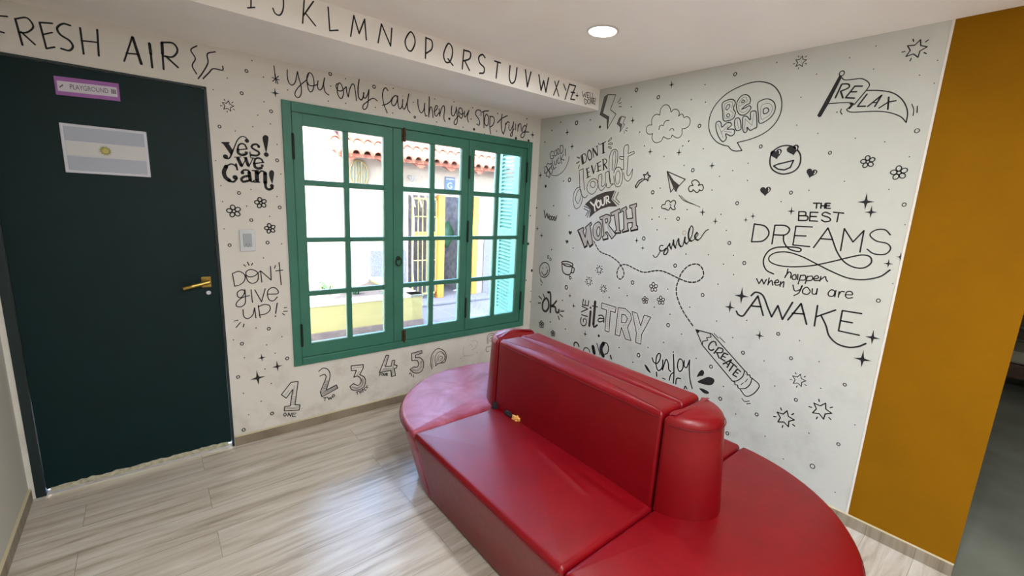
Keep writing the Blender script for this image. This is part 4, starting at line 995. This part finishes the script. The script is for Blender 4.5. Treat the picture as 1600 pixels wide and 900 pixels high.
D(DR, 'round smiley with heart eyes below the speech bubble', 'drawing', 'r', F7, 'c6 650,750 660,700 705,668 760,668 800,705 798,760 765,795 710,806 665,786; p6 668,766 690,757 768,738 752,773 722,786 690,782; H1 681,708,29,14; H1 765,688,30,16')
D(DR, 'small filled black heart right of the heart-eyed smiley', 'drawing', 'r', F7, 'H1 856,803,27,-12', 'two filled hearts under the smiley')
D(DR, 'small filled black heart below the heart-eyed smiley, above THE BEST', 'drawing', 'r', F8, 'H1 627,29,27,5', 'two filled hearts under the smiley')
D(LT, 'thick handwritten word smile in the middle of the mural wall', 'lettering', 'r', (1010, 340, 12.855), '''
s15 135,755 165,795 212,785 262,710 292,650; s18 336,562 290,560 262,610 276,666 330,666 384,620; s22 380,622 426,622 432,680 390,740 350,732 362,680 420,600 472,518; s24 470,520 475,580 502,632; s15 500,626 525,530 546,455; s30 545,456 550,540 586,608; s15 585,605 610,500 646,425; s30 646,428 656,530 692,582; s16 690,586 732,560 772,400; s27 775,396 770,490 810,528; s16 810,526 850,482; s17 850,482 912,370 940,230 910,165 872,222; s30 870,222 845,330 860,440 902,472; s16 900,476 950,450 1002,390 1040,332 1020,298; s28 1014,302 975,370 990,430 1036,454; s16 1035,457 1090,410 1150,320 1200,262 1246,240; q14l 760,305,38''')
D(DR, 'dashed looping flight line from WORTH to the pencil tip', 'drawing', 'r', G1, 'd5m 404,25 440,85 500,112 545,145 562,168 578,195 580,225 562,248 543,235 542,200 562,168 600,165 650,190 700,208 770,198 820,205 905,245 960,265 1010,262 1046,230 1040,185 1010,160 960,170 920,210 905,245 888,300 895,360 930,440 990,528')
D(DR, 'faint round smiley with little hearts low by the window corner', 'drawing', 'r', G1, 'c4m 117,150 95,165 87,195 95,228 115,237 135,225 145,195 138,163; s4m 99,205 112,225 128,215 135,195; o3m 106,184; o3m 126,180; q3m 137,118,6; q3m 151,132,6; s3m 90,245 95,262; s3m 98,255 104,272')
D(DR, 'small outlined coffee cup right of the faint smiley', 'drawing', 'r', G1, 'c5m 216,150 246,144 280,158 275,174 240,170; s4m 222,158 250,160 274,170; s5m 217,152 224,205 250,222 270,212 281,165; s5m 279,178 290,186 285,210 270,208; q4m 267,240,6; l4m 258,222 262,232')
D(LT, 'ok in small black script with rays, low by the window', 'lettering', 'r', G1, 'c9m 124,360 106,385 106,424 124,436 140,412 138,376; s9m 136,325 150,330 152,380 150,442; s8m 186,376 168,398 155,406; s9m 155,406 178,412 184,440 198,442 200,428; o5m 137,326; l5m 108,335 116,355; l5m 83,348 99,365; l5m 80,388 93,388; l5m 210,436 230,436; l5m 205,454 222,468; l5m 196,465 203,485')
DP(LT, 'GIVE it a TRY lettering with big dotted capitals above the red sofa back', 'lettering', 'r', (895, 460, 9.0), '''
s12m 122,325 107,370 130,432 170,437 191,400 186,350 150,350 150,386; l12m 125,285 206,310; l12m 130,166 211,206 120,246; l12m 150,70 136,146 216,160 226,90; l10m 178,84 174,148
|l28m 251,242 233,440; o15m 252,187; l32m 315,106 290,420; s20m 290,420 300,458 342,432; l11m 274,160 350,176; l6g 250,255 236,430; l6g 314,115 294,420
|s14m 365,296 410,294 436,330 436,392; s13m 435,345 380,335 355,360 375,386 435,370
|p8m 410,120 608,180 597,255 530,235 510,530 452,510 475,220 400,195; p8m 640,185 740,200 815,270 826,350 770,465 818,650 740,625 685,465 660,585 595,565; p8m 690,280 740,290 770,340 745,400 685,395; p8m 835,240 905,265 955,440 1005,290 1098,320 970,560 955,700 885,675 895,540
n8g 430,160 580,207; n8g 500,220 485,500; n8g 662,215 625,545; n8g 665,218 760,240 800,320 765,430 690,432; n8g 705,445 780,612; n8g 868,272 930,500 920,660; n8g 1050,320 930,500''', 'word')
D(LT, 'black brush-lettered word half hidden behind the sofa back, left of enjoy', 'lettering', 'r', (895, 460, 9.0), 's15 18,720 22,685 50,674 78,702 86,730; s11 150,790 165,756 192,750 225,772 240,812; l40 284,735 302,822; l11 340,690 386,850; s42 432,690 402,740 402,800 428,862; s12 430,676 480,690 502,750 490,822 452,842; l18 530,860 542,905')
D(LT, 'handwritten enjoy lettering rising behind the sofa back', 'lettering', 'r', (1000, 500, 6.0), '''
s9 115,355 130,395 162,405 186,370 192,325 175,314 155,350 150,410 165,467 192,467 216,430; s9 215,375 212,468; s9 212,466 235,392 250,370 266,410 270,462 288,482; s9 314,322 318,420 318,520 314,592; s8 318,488 288,515 274,565; o6 312,300; c9 376,364 356,395 354,450 375,482 402,450 402,390; s9 415,380 415,430 436,446 456,402 466,375; s9 466,375 462,450 470,560 490,642
l9 155,488 157,528; s9 335,600 345,548 381,550; s9 414,645 426,620 440,645; l7 212,545 238,556''')
for lb, t in (('small black paint drop left of the enjoy lettering', 'f 42,418 66,432 102,496 66,470'), ('small upper black drop right of the enjoy lettering', 'f 534,532 556,486 584,468 602,490 590,522 560,526'), ('largest black drop right of the enjoy lettering', 'f 540,580 600,547 644,533 690,550 697,578 672,608 620,608'), ('lowest black drop, just above the sofa backrest end', 'f 555,640 600,648 646,676 636,692 598,684')):
    D(DR, lb, 'drawing', 'r', (1000, 500, 6.0), t, 'paint drops around enjoy')
D(DR, 'slanted pencil drawing with CREATE written along it', 'drawing', 'r', (1000, 500, 6.0), '''
g 525,90 562,102 546,124; l8 525,90 675,130 982,475; l8 525,90 585,235 866,572; l7 585,235 588,200 636,190 625,166 668,160 660,130; s8 982,475 962,530 912,568 866,572; l8 982,475 1002,490 1006,515 1030,515 1036,540 1052,545; l8 866,572 890,582 890,606 915,610 920,636 936,645; s8 1052,545 1032,602 990,640 936,645; s8 1052,545 1116,606 1102,652 1050,700 990,712 936,645; l5 948,604 970,588; l5 985,582 1010,552; l6 695,125 735,170; l6 745,160 796,211; s6 955,735 980,762 1026,760; l6 1000,786 1036,782
s11 716,238 706,206 676,204 648,235 646,268 668,284 692,276; l11 738,258 694,312; s10 738,258 776,272 768,304 716,306; l11 722,308 742,356; l11 826,325 790,308 756,360 796,384; l10 772,336 800,350; l11 780,412 858,372 818,444; l10 806,402 830,420; l11 850,392 906,440; l11 878,418 838,476; l11 944,484 914,458 870,512 904,532; l10 894,486 920,500''')
DP(LT, 'THE BEST DREAMS lettering with a long looping flourish', 'lettering', 'r', F8, '''
l6 868,88 900,88; l6 884,88 882,113; l6 907,88 904,113; l6 926,89 923,113; l6 905,101 924,101; l6 951,89 933,88 930,113 951,114; l6 932,101 948,101
|l6 795,130 793,173; s6 795,130 826,132 826,149 795,151; s6 795,151 836,153 834,173 793,174; l6 890,134 852,133 848,176 888,178; l6 850,154 882,155; s6 951,142 926,133 911,147 945,160 951,175 926,181 908,172; l6 968,133 1018,138; l6 994,136 985,181
|l6 572,192 558,280; s6 572,192 625,203 645,240 615,276 558,281; l6 675,198 660,291; s6 675,198 726,200 748,220 726,246 668,246; s6 718,247 720,282 745,316 792,330 806,320 788,310 740,307 680,310 640,330 617,375 630,420 668,442
l6 862,207 780,203 765,297 848,305; l6 772,250 830,252; l6 868,310 940,212; l6 902,265 962,270; s6 940,212 960,262 985,330 1020,380 1070,408 1120,411 1156,386 1150,356 1110,347 1050,358 960,380 860,400 760,406 690,398 650,380 647,355 680,335 740,333 810,355 880,390 960,430 1040,462 1120,470 1200,455 1250,422; l6 1003,325 1022,215 1065,282 1120,225 1100,332; s6 1252,246 1225,221 1180,222 1150,246 1180,276 1236,290 1253,316 1225,343 1170,341 1136,318''', 'word')
DP(LT, 'small handwritten happen when you are lettering under DREAMS', 'lettering', 'r', F8, '''
s5 740,417 735,440 724,460; s5 727,452 745,432 756,440 753,462; c5 778,445 762,453 764,468 780,466; l5 790,444 788,470; l5 804,448 791,492; s5 803,450 826,449 826,470 798,473; l5 838,453 826,490; s5 838,455 861,453 860,472 834,476; s5 868,468 892,462 886,450 872,458 872,474 898,474; l5 905,455 899,478; s5 901,472 926,455 930,468 938,480
|l5 583,465 595,490 610,468 619,492 632,470; l5 646,462 640,496; s5 641,490 658,474 664,498; s5 671,485 693,483 688,471 675,480 678,497 696,496; l5 704,480 700,504; s5 701,496 719,480 717,508
|s5 765,497 774,526 800,520 809,502; s5 812,500 795,535 770,550; c5 835,508 815,520 815,538 838,543 851,528; s5 862,515 862,540 880,540 887,515; l5 887,515 882,544
|c5 958,521 942,535 945,551 966,552 974,530; l5 980,524 974,556; l5 996,530 992,558; s5 994,546 1006,530 1022,531; s5 1030,546 1062,545 1056,530 1036,531 1027,550 1040,563 1063,560''', 'word')
D(LT, 'large thin AWAKE lettering with a curved tail under the dreams slogan', 'lettering', 'r', F8, '''
s7 482,628 492,645 515,651 540,620 590,552; l7 590,552 616,649; l7 560,602 606,606; s7 556,550 580,533 615,550 640,612 658,656; l7 658,656 690,600 712,669 763,584; l7 740,671 806,590 833,693; l7 762,638 822,642; l7 888,600 872,701; l7 978,622 880,656; s7 905,648 930,700 945,750 985,790 1040,808 1090,805 1129,790; l7 1108,640 1012,625 993,726 1096,748; l7 1003,675 1062,686''')
# ---- little repeats
ST = 'outlined five-pointed stars on the walls'
for wl_, x, y, r, t0, rays, lb in (
    ('b', 356, 165.5, 8.5, 80, 1, 'small rayed star beside the top corner of the teal door'),
    ('r', 1431, 77, 15, 75, 1, 'large rayed star in the top right corner of the mural'),
    ('r', 1251, 96.6, 8.5, 80, 1, 'small rayed star above the speech bubble, below the ceiling'),
    ('r', 936.5, 421.5, 5.5, 90, 1, 'topmost of the three tiny stars above GIVE it a TRY'), ('r', 920.2, 439.4, 5.5, 90, 1, 'leftmost of the three tiny stars above GIVE it a TRY'), ('r', 943, 451.3, 5, 90, 1, 'lowest of the three tiny stars above GIVE it a TRY'),
    ('r', 1248, 594, 10, 85, 1, 'smallest of the three rayed stars at the lower right of the mural'), ('r', 1283.5, 641, 14, 75, 1, 'largest of the three rayed stars, nearest the mustard wall'), ('r', 1226.5, 653.5, 13, 85, 1, 'lowest of the three rayed stars at the lower right of the mural')):
    D('star_drawing', lb, 'star', wl_, I1, 'S%s %g,%g,%g,%g,1' % ('.8m' if r < 6 else '1' if r < 11 else '1.5', x, y, r, t0), ST)
FG = 'five-petal flowers on the walls'
for wl_, x, y, r, lb in (
    ('b', 365.5, 330, 10.5, 'leftmost flower under the yes! we can! lettering'), ('b', 407.4, 317, 9, 'upper right flower under the yes! we can! lettering'), ('b', 422, 357, 8.2, 'flower to the upper right of the white outlet'),
    ('r', 1356, 252.8, 10.5, 'smaller upper flower right of the heart-eyed smiley'), ('r', 1404.7, 270, 12.3, 'larger flower nearest the mustard wall under the RELAX flag'),
    ('r', 1021.3, 448.7, 7, 'topmost of the three flowers under the dashed loop'), ('r', 1008, 469, 5.4, 'lower left of the three flowers under the dashed loop'), ('r', 1032.8, 469.5, 6.5, 'lower right of the three flowers under the dashed loop'),
    ('r', 846.2, 506.8, 4.6, 'tiny flower under the ok lettering'), ('r', 864, 521, 4, 'tiny flower just above the left end of the sofa back')):
    D('flower_drawing', lb, 'flower', wl_, I1, 'F%s %g,%g,%g' % ('1.5' if r > 7.5 else '1m', x, y, r), FG)
SG = 'four-pointed sparkles on the walls'
for wl_, x, y, r, lb in (
    ('b', 430, 145.5, 7, 'sparkle at the top left corner of the green window frame'), ('b', 409, 559, 6, 'smallest upper sparkle of the three left of the window foot'), ('b', 433.3, 572.5, 8, 'middle sparkle beside the lower left window corner'), ('b', 402.6, 590.6, 11, 'largest sparkle left of the numeral 1'),
    ('b', 832, 210.8, 4.5, 'small sparkle after the word trying'), ('b', 831.6, 454.6, 4, 'small sparkle on the narrow strip right of the window'),
    ('r', 1049.6, 132.4, 5, 'sparkle above the large cloud, under the ceiling'), ('r', 988.6, 188.5, 4.6, 'sparkle between the small lightning bolt and the large cloud'), ('r', 1016, 237, 4.8, 'left sparkle under the large cloud'), ('r', 1061, 238.4, 5, 'right sparkle under the large cloud'),
    ('r', 994.8, 375.8, 4, 'upper sparkle right of the word WORTH'), ('r', 1004.4, 387.6, 3.6, 'lower sparkle right of the word WORTH'), ('r', 1112.5, 259, 5, 'sparkle right of the paper plane, left of the smiley'), ('r', 1097.8, 331.6, 5.5, 'sparkle at the end of the paper plane trail'), ('r', 1117.8, 345.7, 5, 'sparkle above the tail of the word smile'),
    ('r', 1165.3, 343.8, 3.8, 'smaller sparkle at the upper left of the D of DREAMS'), ('r', 1176.5, 337.8, 4.5, 'larger sparkle at the upper left of the D of DREAMS'), ('r', 1236.5, 330, 6.3, 'sparkle left of the word BEST'), ('r', 1353, 315.5, 12.5, 'big sparkle right of the word THE'), ('r', 1361, 331.6, 9.5, 'sparkle just below the big one right of BEST'), ('r', 1407, 401.6, 7, 'upper sparkle at the end of the DREAMS flourish, by the mustard wall'), ('r', 1388.2, 412, 7, 'lower sparkle at the end of the DREAMS flourish'),
    ('r', 1158.8, 462.5, 11.5, 'tall sparkle at the upper left of AWAKE'), ('r', 1140.6, 480, 8.5, 'smaller sparkle at the left of AWAKE'), ('r', 1187, 524.3, 7, 'sparkle right of the pencil, under AWAKE'), ('r', 1363.4, 527.5, 11, 'big sparkle at the end of the tail of AWAKE'), ('r', 1347.5, 561.5, 13, 'biggest sparkle below the tail of AWAKE'),
    ('r', 890.7, 462, 3, 'tiny sparkle right of the ok lettering'), ('r', 896.5, 478, 3.6, 'tiny sparkle left of the word GIVE'), ('r', 914.3, 522, 4, 'tiny sparkle under the word it'),
    ('r', 886.3, 207, 4.2, 'thin sparkle left of the lightning bolts under the beam'), ('r', 894, 229, 4.2, 'thin sparkle right of the GOOD LUCK! lettering'), ('r', 844.3, 274, 4, 'thin sparkle left of the clover'), ('r', 839.6, 357.2, 3.2, 'tiny upper sparkle below the Wooo! lettering'), ('r', 846.2, 368, 3.6, 'tiny lower sparkle below the Wooo! lettering')):
    D('sparkle_drawing', lb, 'sparkle', wl_, I1, 'X1 %g,%g,%g' % (x, y, r), SG)
D('sparkle_drawing', 'thin star with a long tail upwards above the window corner', 'sparkle', 'b', I1, 'l1.2 428,103 430,122; l1.2 430,116 431,130; l1.2 425,121 436,125; l1.2 426,127 435,119; l1.2 432,124 434,131', SG)
D('heart_drawing', 'tiny upper heart left of the word WORTH', 'heart', 'r', I1, 'H0 891,364,3.2,0', 'two tiny hearts left of WORTH')
D('heart_drawing', 'tiny lower heart left of the word WORTH', 'heart', 'r', I1, 'H0 886,378,2.8,0', 'two tiny hearts left of WORTH')
# dots and small rings sprinkled over both walls: part of the wall's pattern
def sprinkle(wall, parent, rings, dots, big):
    for nm, txt in (('ring_pattern', ''.join('q1.15 %g,%g,%g;' % (x, y, r * .84) for x, y, r in rings)), ('dot_pattern', ''.join('o.95 %g,%g;' % p for p in dots) + ''.join('o1.9 %g,%g;' % p for p in big))):
        o = D(nm, None, None, wall, I1, txt); o.parent = parent
P3 = lambda s: [tuple(float(v) for v in q.split(',')) for q in s.split()]
RB = [(x, y, 2.6) for x, y in P3('385,111 377.7,145.7 423.5,174 343,197.8 433,250.6 373.4,301.6 437,324 392.7,344 358.7,383 418,379 420,513.6 378,537 448.7,560 372,589 425,646 380.7,671.6 515.9,115.6 584.4,135.6')] + [(648, 183, 1.6)]
DB_ = P3('393.7,94.8 355,122 411.5,120.4 333,139.8 412.6,159 402.7,180 394.9,198 367.6,204.7 422.4,193.5 432.8,225.7 438.8,272 336.8,251 345,290 392,296 432.8,307 347.8,315 385.5,322 421.4,338 350,357.6 440,381 411.6,403 400,512.5 364.6,531 381.8,558.8 440.6,526 416.6,538.8 429.9,551.8 414,576.5 423.7,599 380.4,614.5 408,627 388.5,648 449.4,140.4 516.6,134.6 513,158 539.6,123 540,161.5 586.6,167.8 614.4,138 613.5,176.5 679,154.8 645.6,159.8 709,159 682,190.6 723.5,198.8 736,186 757,209.4 776,205 785.6,215.6 738.4,168.5 777.5,177.5 822.9,185.6 828.5,337 822,437.8 828.5,471.5')
sprinkle('b', wall_back, RB, DB_, P3('702,185.6 740.6,202 806,216 825,381 831,422.6 825.7,220'))
RR = [(x, y, 2.7) for x, y in P3('994.5,140.5 1028.8,152 901,192 1093,196.8 1082.6,266 1020,300.5 1059.6,341.8 890,281 1006,372.6 1148.8,116 1188.8,229 1296.9,238.8 1151.9,317.5 1236,301 1139.7,379.7 1163,411 1055,415 1098,461 1044,508 1216,521.6 1161,551 1236,559.7 1111,572.8 1125.5,623 1182.4,647.5 1243.6,624.7 1320,601 1310,694 1136.5,677 988.5,441.5 885,449 997.9,555')] + [(1432.8, 204.4, 4), (1412.8, 319.7, 3.4), (1372.5, 469.7, 3.3), (1269.5, 728.5, 4)]
DR_ = P3('1080.4,155.8 986.5,167 876.3,191 862.6,204 922.7,187.5 851.4,222 999.8,206.5 1007,228 1067,228 1075.8,221 1069,258.5 1037.8,244.5 880.7,283 838.7,324.7 865,321.6 895.6,387.6 889,337 1019,342.5 1019,325 1030,339 1040,341.8 1031.6,294 1213.8,97.5 1327.5,90.3 1368.8,72 1365,108 1436.9,117.5 1460,130 1465,94.4 1276,116 1251.6,152 1101.9,132.5 1102.5,159.7 1245,195.6 1278,208.4 1336.6,216 1382.5,221.6 1421,245 1319.4,283.4 1389,296 1169,255 1145,266.6 1124.4,275.6 1168,282 1264,297.5 1112.5,297 1099,232.5 1076.6,220 1066.6,228 1414,351 1220.6,315 1395,443 1388,504 1130.6,412.8 1146,399 1146.6,429 1122,444 1107,398 1072,397 1126.6,335 1135,360 1073.8,327.5 1119.7,501.6 1167,500.6 1249.4,532 1145,527.5 1280,565 1194,564 1077.8,480 1043.8,451.6 1022.5,480 1065,522 1027,359 1018.8,343 1282.7,606.6 1210.5,603 1336,663.8 1264,676.6 1149.7,647 1130.5,603.7 1195.6,681.6 1224,717 1305,769 1037,535 1088,560 1047,491 967.5,543 1012.5,543 980,462 967.5,450 952,464.7 879,469.5 860,503 883.5,514 862,390 989,566 838,325 846,445')
sprinkle('r', wall_right, RR, DR_, P3('937.6,198.4 836.5,243.5 935.7,524.7 852.7,291'))
